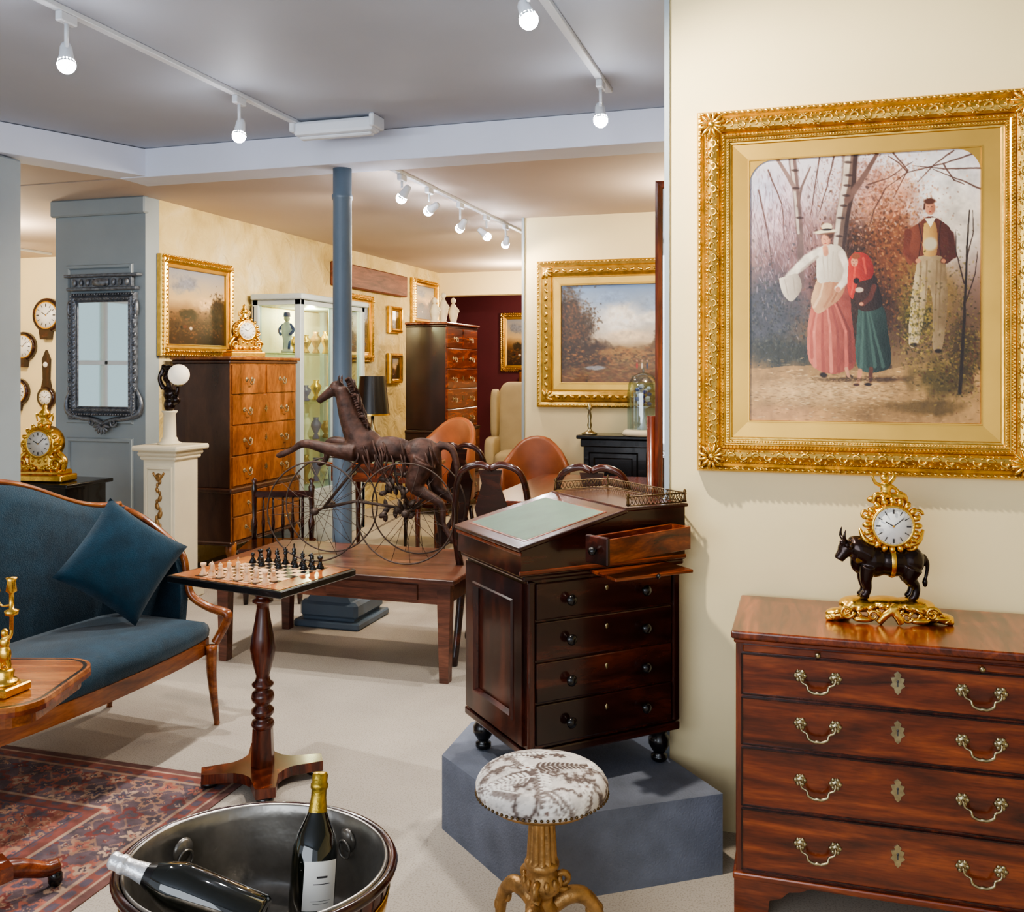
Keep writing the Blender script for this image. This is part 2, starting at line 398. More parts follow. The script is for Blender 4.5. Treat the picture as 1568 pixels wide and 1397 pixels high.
def main_painting():
    c=Cv(500,561,472,530,3,3)
    c.grad([(0,(214,210,216)),(90,(210,198,200)),(200,(170,144,136)),(330,(110,88,70)),(430,(148,124,90)),(530,(200,166,124))])
    c.ell(380,60,150,90,(228,226,226),.9,.6); c.ell(430,150,90,120,(220,212,200),.8,.6)
    c.ell(60,110,90,110,(206,186,196),.8,.7); c.ell(30,60,60,60,(186,194,214),.6,.8)
    c.ell(100,230,130,110,(128,100,102),.85,.6,.25); c.ell(40,320,100,120,(82,84,94),.9,.5,.3)
    c.ell(150,170,110,90,(152,116,112),.6,.7,.3)
    c.ell(240,250,120,170,(70,48,38),.97,.5,.2); c.ell(70,390,110,50,(64,66,60),.9,.5,.3)
    c.ell(285,90,80,70,(190,140,114),.75,.6,.4); c.ell(235,50,60,50,(180,138,126),.6,.7,.4); c.ell(300,190,70,90,(132,84,54),.8,.6,.4)
    c.ell(375,280,75,100,(140,116,66),.8,.5,.35)
    c.dabs(900,60,150,50,60,.9,2.0,[(156,136,144),(194,176,182),(128,102,108),(208,194,202)],5,1.4,.4,.5)
    c.dabs(900,140,150,50,60,.8,1.7,[(136,104,102),(176,144,138),(110,84,80),(196,170,166)],5,1.5,.5,.45)
    c.dabs(1300,285,90,48,44,1.0,2.8,[(200,150,116),(216,174,148),(160,108,80),(130,88,70),(212,186,170)],1.5)
    c.dabs(700,235,60,40,40,1.0,2.6,[(184,148,134),(156,120,108),(122,92,84)],1.5)
    c.dabs(1100,235,260,60,80,1.3,3.6,[(56,38,32),(92,60,40),(114,72,46),(44,34,34)],1.6)
    c.dabs(900,300,200,40,60,1.0,3.0,[(154,106,66),(112,70,44),(86,60,40),(172,130,84)],1.5)
    c.dabs(1200,50,330,60,60,1.0,3.0,[(60,64,70),(88,90,96),(106,106,98),(74,68,62),(48,52,54)],1.6)
    c.poly([(0,425),(120,418),(260,430),(472,395),(472,530),(0,530)],(178,148,106),.9)
    c.ell(150,470,190,34,(216,188,148),.8,.6,.2); c.ell(60,520,150,26,(208,168,126),.8,.6,.2)
    c.ell(300,510,130,26,(152,124,86),.8,.6,.3); c.ell(260,445,160,8,(84,64,48),.7,.7,.3)
    c.dabs(1600,200,475,140,30,.6,1.8,[(230,208,170),(168,138,102),(204,170,124),(126,104,72),(148,120,82)],4,0,.25,.55)
    c.ell(400,440,90,50,(94,82,46),.9,.5,.4); c.ell(440,400,50,80,(78,62,42),.8,.5,.4); c.ell(370,500,110,18,(104,86,52),.8,.5,.4)
    c.dabs(1200,440,400,40,40,.9,2.5,[(72,68,34),(124,108,56),(56,50,30),(156,138,80),(90,54,38)],2,.4,1.2)
    c.dist(1.2)
    c.line([(92,0),(100,60),(108,150),(112,260)],9,7,(120,100,96)); c.line([(90,0),(97,60),(105,150)],3.4,3,(196,184,176)); c.line([(60,0),(80,30),(98,62)],3.5,5,(136,116,110)); c.line([(130,20),(112,60),(104,96)],2,3.5,(126,106,100))
    c.line([(214,0),(210,60),(198,120),(186,270)],17,13,(120,100,90)); c.line([(208,0),(202,60),(190,120),(180,210)],7,5,(208,196,184)); c.line([(224,0),(220,60),(208,120),(196,220)],5,4,(74,56,52)); c.line([(268,0),(244,40),(208,88)],4,8,(118,94,86))
    for p in [(100,60),(210,40),(205,80),(194,124),(108,120),(209,14),(98,24),(200,100),(190,160),(186,196),(207,60)]: c.dab(p[0],p[1],10,3.4,.1,(60,44,42),.75)
    for L in [[(472,8),(400,28),(330,40),(285,70)],[(420,4),(380,30),(350,60)],[(472,40),(400,38),(340,28)],[(300,0),(330,36),(300,90)],[(150,0),(140,60),(130,120)],[(40,20),(70,90),(76,160)],[(180,0),(165,60),(150,110)],[(20,60),(40,150),(50,220)],[(472,80),(430,60),(380,38)],[(250,60),(290,50),(340,20)],[(400,28),(420,60),(440,70)],[(330,40),(310,20),(290,6)],[(285,70),(262,110),(250,150)]]:
        c.line(L,2.0,.9,(96,70,62),.85)
    for k in range(34):
        rr=random.Random(k); x=rr.uniform(0,150); y=rr.uniform(40,180); c.line([(x,y),(x+rr.uniform(-10,10),y+30),(x+rr.uniform(-16,16),y+rr.uniform(60,120))],.9,.5,(110,88,92),.5)
    c.ell(352,330,36,44,(80,74,36),.7,.5,.5)
    c.dabs(450,350,330,24,40,1.1,2.8,[(160,142,68),(130,114,56),(62,62,32),(92,90,46),(196,174,92),(46,44,26)],1.6)
    # man
    c.sp([(352,204),(372,200),(400,204),(408,280),(404,340),(396,386),(380,386),(379,300),(370,262),(364,310),(350,376),(332,374),(336,290),(344,240)],(206,190,160),(132,112,84))
    for x in(356,368,388,396): c.line([(x,215),(x-3,280),(x-6,350)],2,1,(122,102,74),.5)
    c.sp([(352,140),(372,128),(396,138),(416,160),(420,206),(404,222),(394,206),(352,206),(334,222),(322,196),(328,158)],(140,86,64),(78,42,34))
    c.sp([(362,142),(384,142),(388,198),(374,206),(360,198)],(210,178,114),(158,122,78)); c.poly([(363,132),(385,132),(374,150)],(232,222,204))
    c.line([(331,158),(326,196),(346,214)],8,6,(116,66,50)); c.line([(414,165),(420,205),(400,216)],7,6,(88,48,40)); c.ell(374,182,16,15,(196,188,168),.9,.3); c.ell(350,214,6,5,(200,150,118)); c.ell(400,216,5,5,(180,130,100))
    c.line([(352,142),(358,170),(352,204)],1.5,1.2,(70,38,32),.8); c.line([(396,140),(391,170),(395,204)],1.5,1.2,(60,32,28),.8)
    c.ell(374,112,11,15,(200,150,122),1,.2); c.ell(380,114,6,12,(146,100,80),.6,.5); c.ell(373,99,13,7,(96,60,44),1,.3); c.ell(370,110,1.6,1.2,(60,34,28)); c.ell(377,110,1.6,1.2,(60,34,28)); c.ell(374,120,3,1.2,(140,64,56)); c.line([(363,104),(362,114)],2,2,(96,60,44)); c.line([(374,112),(373,117)],.8,.8,(160,112,90),.7)
    c.dab(342,378,10,5,0,(50,36,30),1); c.dab(390,390,9,5,0,(50,36,30),1)
    c.dabs(420,345,330,16,44,1.1,2.8,[(164,146,76),(132,118,60),(60,62,32),(196,176,98),(44,44,26)],1.6)
    c.dabs(300,432,300,22,60,1.0,2.6,[(120,108,60),(84,80,44),(60,54,34),(160,144,84)],1.6,a=.5)
    c.line([(432,470),(440,330),(446,190),(450,120)],4,1.2,(54,42,36)); c.line([(442,300),(462,240),(466,200)],1.6,.8,(66,48,42)); c.line([(440,260),(424,200),(424,160)],1.6,.8,(66,48,42)); c.line([(446,210),(458,160),(456,120)],1.4,.7,(66,48,42))
    # woman
    c.ell(190,330,60,110,(56,42,38),.55,.6)
    c.sp([(148,245),(205,245),(216,320),(224,412),(200,430),(168,434),(128,410),(126,330)],(208,134,116),(136,74,66))
    for (x,y,k) in((140,420,(220,154,138)),(158,430,(160,90,82)),(174,430,(222,156,140)),(190,430,(148,82,76)),(206,424,(204,128,114)),(134,400,(176,104,92)),(214,410,(120,64,58))): c.line([(160+(x-170)*.25,262),(x-2,350),(x,y)],1.6,4.4,k,.7)
    c.sp([(146,240),(200,240),(198,276),(172,300),(146,314),(132,290)],(220,188,156),(172,128,100)); c.line([(158,250),(150,280),(138,300)],2,3,(234,210,182),.7); c.line([(180,250),(176,276),(160,300)],2,3,(164,120,94),.6); c.line([(190,248),(188,268),(176,290)],1.5,2,(150,104,80),.6)
    c.sp([(148,182),(166,176),(192,180),(206,202),(208,240),(198,252),(172,250),(146,250),(143,212)],(236,230,218),(184,172,158))
    for (x0,x1) in((156,160),(166,168),(178,176),(188,184)): c.line([(x0,192),(x1,245)],1.6,1.2,(192,180,166),.6)
    c.line([(150,190),(124,204),(106,220),(84,240)],11,9,(230,222,210)); c.line([(146,200),(112,226)],3,3,(186,172,160),.7); c.ell(86,242,8,6,(208,158,130))
    c.sp([(64,242),(84,236),(104,234),(112,262),(92,288),(78,280),(68,262)],(230,222,210),(166,154,142)); c.line([(196,196),(208,226),(202,250),(188,264)],8,7,(220,210,198)); c.ell(188,266,6,6,(202,150,124))
    c.line([(76,244),(84,278)],1.2,1.2,(176,164,152),.7); c.line([(94,240),(98,272)],1.2,1.2,(176,164,152),.7)
    c.line([(162,183),(163,194)],6,6,(204,154,128)); c.ell(163,166,10.5,14,(218,170,144),1,.2); c.ell(169,168,5,12,(172,116,96),.5,.5); c.ell(170,156,10,10,(78,54,44),.9,.3); c.ell(162,166,9,11,(218,170,144),.9,.4)
    c.dab(162,150,28,5,-.06,(230,220,196),1,.3); c.dab(165,154,22,2.5,-.06,(120,88,72),.8); c.ell(165,141,13,9,(226,214,188),1,.25); c.ell(165,146,13,2.5,(54,46,48),1,.3)
    c.ell(159,165,1.5,1.1,(56,30,26)); c.ell(166,165,1.5,1.1,(56,30,26)); c.ell(162,174,3,1.1,(166,70,64)); c.line([(163,166),(162,171)],.8,.8,(176,120,98),.7)
    c.dab(158,437,10,6,.2,(50,34,28),1); c.dab(212,440,9,5,.2,(50,34,28),1); c.line([(206,424),(210,438)],4,4,(194,150,126))
    # girl
    c.sp([(230,300),(278,300),(290,350),(296,414),(276,430),(240,430),(224,400)],(82,104,98),(34,48,46))
    for x in(236,250,264,280): c.line([(246+(x-258)*.3,310),(x,420)],1.5,4,(48,66,62) if x%4 else (100,124,116),.6)
    c.sp([(224,240),(256,230),(272,266),(276,303),(228,306)],(80,54,46),(40,28,26))
    c.sp([(210,206),(222,194),(246,198),(260,220),(258,244),(240,250),(228,256),(218,286),(208,262)],(196,78,62),(128,44,38)); c.line([(226,206),(222,240),(216,276)],3,2,(212,104,84),.7); c.line([(240,206),(246,236)],3,2,(214,112,90),.6)
    c.ell(222,212,8,10.5,(210,158,130),1,.2); c.ell(225,201,11,7,(144,88,58),1,.3); c.ell(219,211,1.2,1,(56,30,26)); c.ell(225,211,1.2,1,(56,30,26)); c.ell(221,218,2.4,1,(156,74,64)); c.line([(262,262),(254,284),(240,296)],6,5,(104,62,52)); c.ell(236,296,5,4,(202,150,122)); c.ell(232,268,10,6,(202,188,172),1,.3); c.ell(226,250,7,7,(40,28,28),1,.3)
    c.line([(256,425),(254,448)],5,4,(106,68,54)); c.line([(234,428),(230,450)],5,4,(196,146,118)); c.dab(250,455,10,4,0,(46,30,26),1); c.dab(226,456,8,3.5,0,(84,54,42),1)
    for (x,w) in((180,60),(255,40)): c.dab(x+20,446,w,5,0,(70,52,42),.6)
    c.dabs(160,205,447,40,5,.8,1.8,[(120,102,66),(192,164,124)],2,0,.5)
    return tone(c.a,1.22,1.14)
def landscape(w,h,seed,kind=0):
    W,H=100.*w/h,100.; c=Cv(int(170*w/h),170,W,H,seed,1.0)
    if kind==1:
        c.grad([(0,(128,152,188)),(35,(196,202,210)),(58,(216,198,170)),(66,(150,126,88)),(100,(112,86,54))])
        c.ell(W*.5,36,W*.24,20,(246,242,236),1,.5,.4); c.ell(W*.55,52,W*.2,8,(240,222,194),.9,.5,.4); c.ell(W*.8,22,W*.22,14,(150,168,196),.7,.6,.5); c.ell(W*.4,14,W*.2,8,(150,170,202),.8,.6,.5); c.ell(W*.72,34,W*.12,8,(238,234,228),.9,.5,.4)
        c.ell(W*.02,46,W*.26,44,(70,54,40),1,.3,.35); c.ell(W*.18,72,W*.30,18,(72,54,38),1,.4,.4); c.ell(W*.95,58,W*.20,28,(84,74,54),1,.35,.4); c.ell(W*.80,68,W*.2,10,(110,88,58),1,.4,.4)
        c.ell(W*.55,70,W*.3,6,(160,124,74),1,.5,.5); c.ell(W*.5,96,W*.7,14,(112,82,50),1,.5,.3)
        c.dabs(900,W*.08,44,W*.09,20,.6,1.6,[(70,58,40),(110,80,48),(52,42,32),(134,92,54)],1.5); c.dabs(600,W*.93,56,W*.07,14,.5,1.4,[(84,74,52),(124,106,68),(60,54,42)],1.5)
        c.dabs(250,W*.24,36,W*.03,7,.5,1.1,[(70,58,42),(96,74,52)],1.5)
        c.dabs(700,W*.5,76,W*.32,5,.5,1.4,[(176,124,70),(134,92,54),(98,74,46),(160,136,80),(74,64,44)],2,0,.5); c.dabs(500,W*.5,91,W*.3,4,.5,1.3,[(164,120,72),(108,78,50),(126,108,66)],3,0,.3)
        c.ell(W*.28,85,W*.10,2.4,(160,168,180),.8,.4)
        for (q,col) in((.62,(176,66,50)),(.66,(222,212,196)),(.70,(64,70,90)),(.9,(70,90,118))): c.dab(W*q,83,1.2,4,0,col,1); c.dab(W*q,78,1,1.2,0,(206,160,130),1)
        return tone(c.a,1.12,1.12)
    else:
        c.grad([(0,(160,164,178)),(40,(214,188,144)),(58,(140,108,74)),(72,(86,62,38)),(100,(64,42,26))])
        c.ell(W*.3,20,W*.3,14,(140,146,164),.8,.6,.5); c.ell(W*.7,44,W*.3,12,(230,200,160),.8,.6,.4); c.ell(W*.35,60,W*.18,10,(66,56,38),.9,.4,.5); c.ell(W*.92,56,W*.2,28,(60,46,30),.9,.4,.4)
        c.dabs(400,W*.9,56,W*.08,14,.7,1.8,[(60,46,30),(92,70,40),(44,34,26)],1.5); c.dabs(400,W*.4,78,W*.3,8,.7,1.8,[(150,100,60),(84,58,38),(60,40,28),(120,96,56)],2,0,.5)
        c.dab(W*.3,76,5,3,0,(110,60,40),1); c.dab(W*.4,78,4,3,0,(226,214,196),.9); c.dab(W*.24,77,3,2.4,0,(40,28,24),1)
    return tone(c.a,1.25,1.0)
def rug_img(nx,ny,w,h):
    X,Y=np.meshgrid(np.linspace(0,w,nx),np.linspace(0,h,ny)); d=np.minimum(np.minimum(X,w-X),np.minimum(Y,h-Y))
    n=fbm(nx,ny,24,4,4); Xn=X+(n-.5)*.02; Yn=Y+(fbm(nx,ny,24,4,6)-.5)*.02
    fld=np.zeros((ny,nx,3)); base=np.array([(150,84,66),(142,76,60),(120,96,92)],float)
    big=(np.abs(np.abs(Xn-w/2)/(w*.33)+np.abs(Yn-h/2)/(h*.36)-1)); fld[:]=base[0]; fld[(big<.12)]=base[2]; fld[(np.abs(Xn-w/2)/(w*.33)+np.abs(Yn-h/2)/(h*.36))<.88]=(104,88,96)
    def motifs(img,cell,seed,cols,ox=0,oy=0,sc=.42):
        r2=np.random.default_rng(seed); cx=np.floor((Xn+ox)/cell).astype(int);cy=np.floor((Yn+oy)/cell).astype(int)
        tab=r2.integers(0,len(cols),(200,200)); pet=r2.integers(3,7,(200,200)); c1=tab[cy%200,cx%200]; c2=(c1+1+pet[cy%200,cx%200]%2)%len(cols)
        lx=(Xn+ox)-(cx+.5)*cell; ly=(Yn+oy)-(cy+.5)*cell; r=np.hypot(lx,ly); th=np.arctan2(ly,lx); pr=cell*sc*(1+.35*np.cos(th*pet[cy%200,cx%200]))/1.2
        C=np.array(cols,float); m=r<pr; img[m]=C[c1[m]]; m=r<pr*.62; img[m]=C[c2[m]]; m=r<pr*.25; img[m]=(40,44,64)
    cols=[(196,170,142),(70,72,94),(110,42,40),(172,132,104),(58,58,70),(176,96,78)]
    vin=np.abs(np.sin(Xn*26+2.2*np.sin(Yn*19)))<.10; fld[vin]=(176,150,128); vin=np.abs(np.sin(Yn*23+2.2*np.sin(Xn*21)))<.09; fld[vin]=(64,62,80)
    motifs(fld,.125,1,cols); motifs(fld,.125,2,cols,.0625,.0625,.2); motifs(fld,.05,3,cols,.02,.01,.22)
    brd=np.zeros_like(fld); brd[:]=(84,76,88); vin=np.abs(np.sin((X+Y)*22)*np.sin((X-Y)*22))<.08; brd[vin]=(150,120,104); motifs(brd,.11,7,cols,.03,.03,.46); motifs(brd,.055,8,cols,.0,.0,.2)
    m=(d<.33); fld[m]=brd[m]
    for lo,hi,c in((0,.03,(96,62,58)),(.03,.042,(186,160,134)),(.042,.085,(132,66,56)),(.085,.095,(180,154,128)),(.33,.345,(190,164,136)),(.345,.385,(124,60,52)),(.385,.395,(60,58,76))): fld[(d>=lo)&(d<hi)]=c
    for lo,hi in((.05,.078),(.35,.38)):
        m=(d>=lo)&(d<hi)&(np.sin(X*95)*np.sin(Y*95)+np.sin(X*95)+np.sin(Y*95)>.3); fld[m]=(70,70,90)
    fld=fld*.68+np.array((142,106,96),float)*.32
    return fld*(.72+.5*fbm(nx,ny,60,3,9)[...,None])
def damask_img(n=360):
    c=Cv(n,n,100,100,17,1.0); c.a[:]=(206,200,194)
    bl=np.clip((c.n-.42)*14,0,1)*np.clip((.60-c.n)*14,0,1); c.a+=(np.array((92,78,72),float)-c.a)*bl[...,None]
    q=random.Random(11)
    for k in range(17):
        x,y=q.uniform(8,92),q.uniform(8,92); th=q.uniform(0,6.28); cv=q.uniform(-.12,.12); dark=k%3==0; col=(82,68,62) if dark else (228,224,218); pts=[]
        for j in range(12):
            pts.append((x,y)); x+=2.6*math.cos(th); y+=2.6*math.sin(th); th+=cv
            for sg in(-1,1):
                L=4.2*(1-.05*j); c.dab(x+sg*L*.8*math.cos(th+sg*1.0+.0),y+L*.8*math.sin(th+sg*1.0),L,1.5,th+sg*.9,(96,82,76) if not dark else (222,216,210),.7,.2); c.dab(x+L*.8*math.cos(th+sg*1.0),y+L*.8*math.sin(th+sg*1.0),L*.85,1.15,th+sg*1.0,col,1,.3)
        c.line(pts,.7,.3,col)
        for j in range(6): a=j*pi/3; c.dab(x+2.4*math.cos(a),y+2.4*math.sin(a),2.2,1.2,a,col,1,.3)
        c.dab(x,y,1.4,1.4,0,(120,100,92),1)
    st=(c.n2>.62); c.a[st]*=.90
    return c.a
# ---------------------------------------------------------------- ROOM
def room(name,boxes):
    o=Obj(name)
    for b in boxes: o.bb(*b[:6],b[6],b[7] if len(b)>7 else 0)
    return o.finish()
room('floor',[(-9.2,3.2,-2.5,14.4,-.08,0,'floor')])
room('wall_right',[(-.42,3.0,3.15,3.40,0,2.87,'cream'),(-.437,-.42,3.14,3.41,0,2.87,'bluep')])
room('wall_east',[(3.0,3.15,-2.5,7.6,0,2.95,'cream')])
room('wall_left',[(-4.61,-4.46,5.85,11.4,0,2.72,'plaster')])
o=Obj('wall_panelled')
o.bb(-5.24,-4.46,5.7,5.85,0,2.72,'bluep')
for (a,b,c,d) in ((-5.14,-4.56,.15,1.0),(-5.14,-4.56,1.1,2.25)):
    o.X=TRS(((a+b)/2,5.70,(c+d)/2)); o.frame(b-a,d-c,[(0,0),(.008,.018),(.025,.018),(.035,.003)],'bluep'); o.X=Matrix.Identity(4)
o.bb(-5.26,-4.44,5.66,5.72,2.6,2.72,'bluep',.01); o.bb(-5.26,-4.44,5.67,5.71,0,.12,'bluep',.005)
o.finish()
room('wall_back',[(-2.16,3.0,7.42,7.6,0,2.72,'cream'),(-2.18,-2.16,7.40,7.6,0,2.72,'bluep')])
room('wall_passage',[(-2.16,-2.0,7.6,11.4,0,2.72,'cream')])
room('wall_far',[(-4.61,-2.0,11.4,11.6,2.43,2.72,'cream'),(-6.5,-4.46,11.4,11.6,0,2.72,'cream'),(-2.16,-.6,11.4,11.6,0,2.72,'cream')])
room('wall_crimson',[(-6.5,-.5,14.0,14.2,0,2.72,'red'),(-6.5,-6.35,11.6,14,0,2.72,'red'),(-.65,-.5,11.6,14,0,2.72,'red')])
room('wall_leftroom',[(-9.0,-4.61,8.5,8.65,0,2.72,'cream'),(-9.15,-9.0,-2.5,-.8,0,2.95,'cream'),(-9.15,-9.0,3.4,8.65,0,2.95,'cream'),(-9.15,-9.0,-.8,3.4,0,.7,'cream'),(-9.15,-9.0,-.8,3.4,2.45,2.95,'cream')])
o=Obj('window_1')  # unseen window known from the mirror's reflection; its place on this wall is assumed
for v in(-.8,.6,2.0,3.4): o.box((-9.08,v,1.575),(.08,.07,1.75),'white',.006)
for z in(.72,1.575,2.43): o.box((-9.08,1.3,z),(.08,4.2,.06),'white',.006)
o.box((-9.09,1.3,1.575),(.006,4.2,1.72),'pane'); o.box((-8.96,1.3,.69),(.16,4.3,.04),'white',.006); o.finish()
room('ceiling',[(-9.15,3.15,-2.5,5.12,2.87,2.95,'ceil')])
room('ceiling_back',[(-9.15,3.15,5.14,14.2,2.72,2.80,'ceil2')])
o=Obj('ceiling_left'); o.plate([(-3.98,5.135),(-4.40,4.12),(-4.86,3.1),(-4.86,-2.5),(-9.1,-2.5),(-9.1,5.135)],.06,'ceil2',(0,0,2.755),plane='xy'); o.finish()
o=Obj('trim_1'); o.bb(-4.10,3.0,5.0,5.26,2.69,2.868,'beam',.003); o.finish()
o=Obj('trim_2'); a=math.atan2(1.95,.82); o.box((-4.435,4.04,2.781),(2.28,.22,.17),'beam',.003,(0,0,a)); o.finish()
o=Obj('trim_3'); o.bb(-4.46,-4.38,8.45,10.2,2.32,2.56,'lintel',.012); o.finish()
o=Obj('painted_post'); o.box((-4.36,4.30,1.345),(.18,.18,2.69),'bluep',.012); o.box((-4.36,4.30,.1),(.24,.24,.2),'bluep',.012); o.finish()
o=Obj('iron_column',(-2.63,5.14,0))
o.lathe([(.075,.16),(.075,.22),(.058,.27),(.056,2.5),(.062,2.51),(.062,2.53),(.056,2.54),(.056,2.69)],'column',seg=32)
o.plate([(-.17,0),(.17,0),(.15,.13),(.11,.2),(-.11,.2),(-.15,.13)],.34,'column'); o.box((0,0,.1),(.37,.37,.1),'column',.02); o.box((0,0,.02),(.42,.42,.04),'column',.008)
o.finish()
# ---------------------------------------------------------------- picture frames
def picture(name,w,h,loc,rz,fw,img,tilt=0,orn=True):
    o=Obj(name,loc,rz); o.X=TRS((0,0,0),(tilt,0,0))
    o.frame(w,h,[(0,0),(0,.03),(.08*fw,.045),(.2*fw,.038),(.26*fw,.05),(.5*fw,.06),(.62*fw,.05),(.64*fw,.032)],'gold')
    o.frame(w,h,[(.64*fw,.032),(.70*fw,.034),(.93*fw,.030),(.94*fw,.036),(fw,.034),(fw,.014)],'goldflat')
    o.box((0,-.006,0),(w-.01,.01,h-.01),'brown')
    if orn:
        for (x,z,a,i) in o.around(w,h,.42*fw,max(.03,fw*.3)): o.sph((x,-.056,z),(fw*.13,.010,fw*.07),'leaf',(0,-a+(.5 if i%2 else -.5),0),7,5)
        for (x,z,a,i) in o.around(w,h,.08*fw,.03): o.sph((x,-.043,z),(.009,.006,.009),'leaf',(0,0,0),6,4)
        for sx in(-1,1):
            for sz in(-1,1):
                for k in range(5):
                    an=math.atan2(-sz,-sx)+(k-2)*.6; o.sph((sx*(w/2-.40*fw)+fw*.16*math.cos(an),-.056,sz*(h/2-.40*fw)+fw*.16*math.sin(an)),(fw*.2,.014,fw*.08),'leaf',(0,-an,0),8,6)
    o.canvas(w-2*fw+.004,h-2*fw+.004,img,(0,-.015,0))
    return o.finish()
def gilt_main():
    w,h=1.0,1.156; o=Obj('gilt_framed_figure_painting',(.171,3.148,1.747))
    o.box((0,-.012,0),(w-.02,.022,h-.02),'brown')
    o.frame(w,h,[(0,0),(0,.028),(.003,.042),(.008,.050),(.014,.052),(.020,.048),(.023,.038),(.028,.040),(.031,.050),(.040,.060),(.053,.066),(.066,.062),(.073,.054),(.076,.044),(.080,.042),(.084,.050),(.088,.052),(.092,.049),(.094,.042),(.103,.042),(.105,.034),(.110,.033)],'gold')
    o.frame(w,h,[(.110,.033),(.113,.030),(.160,.027),(.161,.031),(.165,.031),(.167,.018)],'goldflat')
    for (x,z,a,i) in o.around(w,h,.0985,.0085): o.sph((x,-.044,z),(.0035,.0035,.0035),'leaf',(0,0,0),6,4)
    for (x,z,a,i) in o.around(w,h,.012,.018): o.sph((x,-.050,z),(.0085,.006,.0055),'leaf',(0,-a+.3,0),7,5)
    for (x,z,a,i) in o.around(w,h,.053,.036):
        sg=1 if i%2 else -1
        pts=[]
        for k in range(12):
            t=k/11; th=t*4.8; r=.0145*(1-.72*t); pts.append((r*math.cos(th),0,sg*r*math.sin(th)))
        o.X=TRS((x,-.0645,z),(0,-a,0)); o.tube(pts,[.0042,.004,.0022],'leaf',5)
        for (dx,dz,an) in((.017,-.010,.6),(.008,.015,-.9),(-.012,-.015,-.4),(-.004,.017,.3)): o.sph((dx,.002,sg*dz),(.0075,.0045,.003),'leaf',(0,sg*an,0),6,4)
        o.X=Matrix.Identity(4)
    for (x,z,a,i) in o.around(w,h,.084,.011): o.sph((x,-.053,z),(.0048,.004,.0022),'leaf',(0,-a+.7,0),6,4)
    for (x,z,a,i) in o.around(w,h,.033,.012): o.sph((x,-.052,z),(.0048,.004,.0022),'leaf',(0,-a-.7,0),6,4)
    for sx in(-1,1):
        for sz in(-1,1):
            cx=sx*(w/2-.05);cz=sz*(h/2-.05)
            for k in range(7):
                an=math.atan2(-sz,-sx)+(k-3)*.5
                o.sph((cx+.024*math.cos(an),-.066,cz+.024*math.sin(an)),(.022,.009,.006),'leaf',(0,-an,0),8,6)
            o.sph((cx,-.069,cz),(.011,.009,.011),'leaf',(0,0,0),10,6)
            for k in range(5):
                an=math.atan2(sz,sx)+(k-2)*.5; o.sph((cx+.026*math.cos(an),-.06,cz+.026*math.sin(an)),(.018,.008,.006),'leaf',(0,-an,0),8,6)
    cw,ch=w-.33,h-.33
    rr=.075
    for sx in(-1,1):
        pl=[(sx*cw/2,ch/2)]+[(sx*(cw/2-rr+rr*math.cos(t)),ch/2-rr+rr*math.sin(t)) for t in [i*pi/2/12 for i in range(13)]]
        if sx>0: pl=pl[::-1]
        o.plate(pl,.003,'goldflat',(0,-.026,0))
    o.canvas(cw,ch,main_painting(),(0,-.0235,0))
    o.finish()
gilt_main()
picture('landscape_painting',1.38,1.17,(-1.36,7.418,1.775),0,.2,landscape(.98,.77,11,1))
picture('landscape_painting',.90,.74,(-4.455,6.27,1.96),R(90),.09,landscape(.7,.55,21),tilt=R(0))
picture('landscape_painting',.72,.70,(-4.455,9.0,1.92),R(90),.1,landscape(.6,.6,31,1))
picture('small_picture',.34,.3,(-4.455,9.95,2.05),R(90),.05,landscape(.3,.3,41),orn=False)
picture('small_picture',.34,.34,(-4.455,9.95,1.5),R(90),.05,landscape(.3,.3,51),orn=False)
picture('landscape_painting',.8,.56,(-4.455,10.85,2.30),R(90),.08,landscape(.6,.4,61))
picture('landscape_painting',.7,.9,(-4.1,13.99,1.9),0,.1,landscape(.5,.7,71))
picture('landscape_painting',.5,.7,(-3.2,13.99,1.95),0,.06,landscape(.5,.7,81))
# ---------------------------------------------------------------- chest of drawers
def bail(o,x,y,z,w=.09,mat='brass'):
    for s in(-1,1):
        xx=x+s*w/2
        o.lathe([(.0001,.006),(.006,.0055),(.009,.003),(.015,.002),(.015,0)],mat,(xx,y,z),(R(90),0,0),seg=12)
        for k in range(6):
            a=k*pi/3; o.sph((xx+.012*math.cos(a),y-.002,z+.012*math.sin(a)),(.006,.003,.006),mat,(0,0,0),6,4)
        o.sph((xx,y-.012,z),(.005,.01,.005),mat,(0,0,0),8,5)
    h=w/2
    o.tube([(x-h,y-.018,z),(x-h+.004,y-.02,z-.012),(x-h*.62,y-.022,z-.018),(x-h*.55,y-.024,z-.03),(x-h*.2,y-.025,z-.037),(x,y-.025,z-.036),(x+h*.2,y-.025,z-.037),(x+h*.55,y-.024,z-.03),(x+h*.62,y-.022,z-.018),(x+h-.004,y-.02,z-.012),(x+h,y-.018,z)],[.003,.003,.0042,.005,.0042,.003,.003],mat,6,sm=3)
def escut(o,x,y,z,mat='brass'):
    P=[(0,.030),(.009,.022),(.006,.015),(.017,.012),(.013,0),(.018,-.008),(.009,-.015),(.007,-.024),(0,-.031)]
    poly=P+[(-a,b) for a,b in P[1:-1][::-1]]
    o.plate(poly[::-1],.003,mat,(x,y-.0015,z)); o.sph((x,y-.003,z+.004),(.0035,.002,.0035),'ink',(0,0,0),8,5); o.box((x,y-.003,z-.004),(.003,.003,.011),'ink')
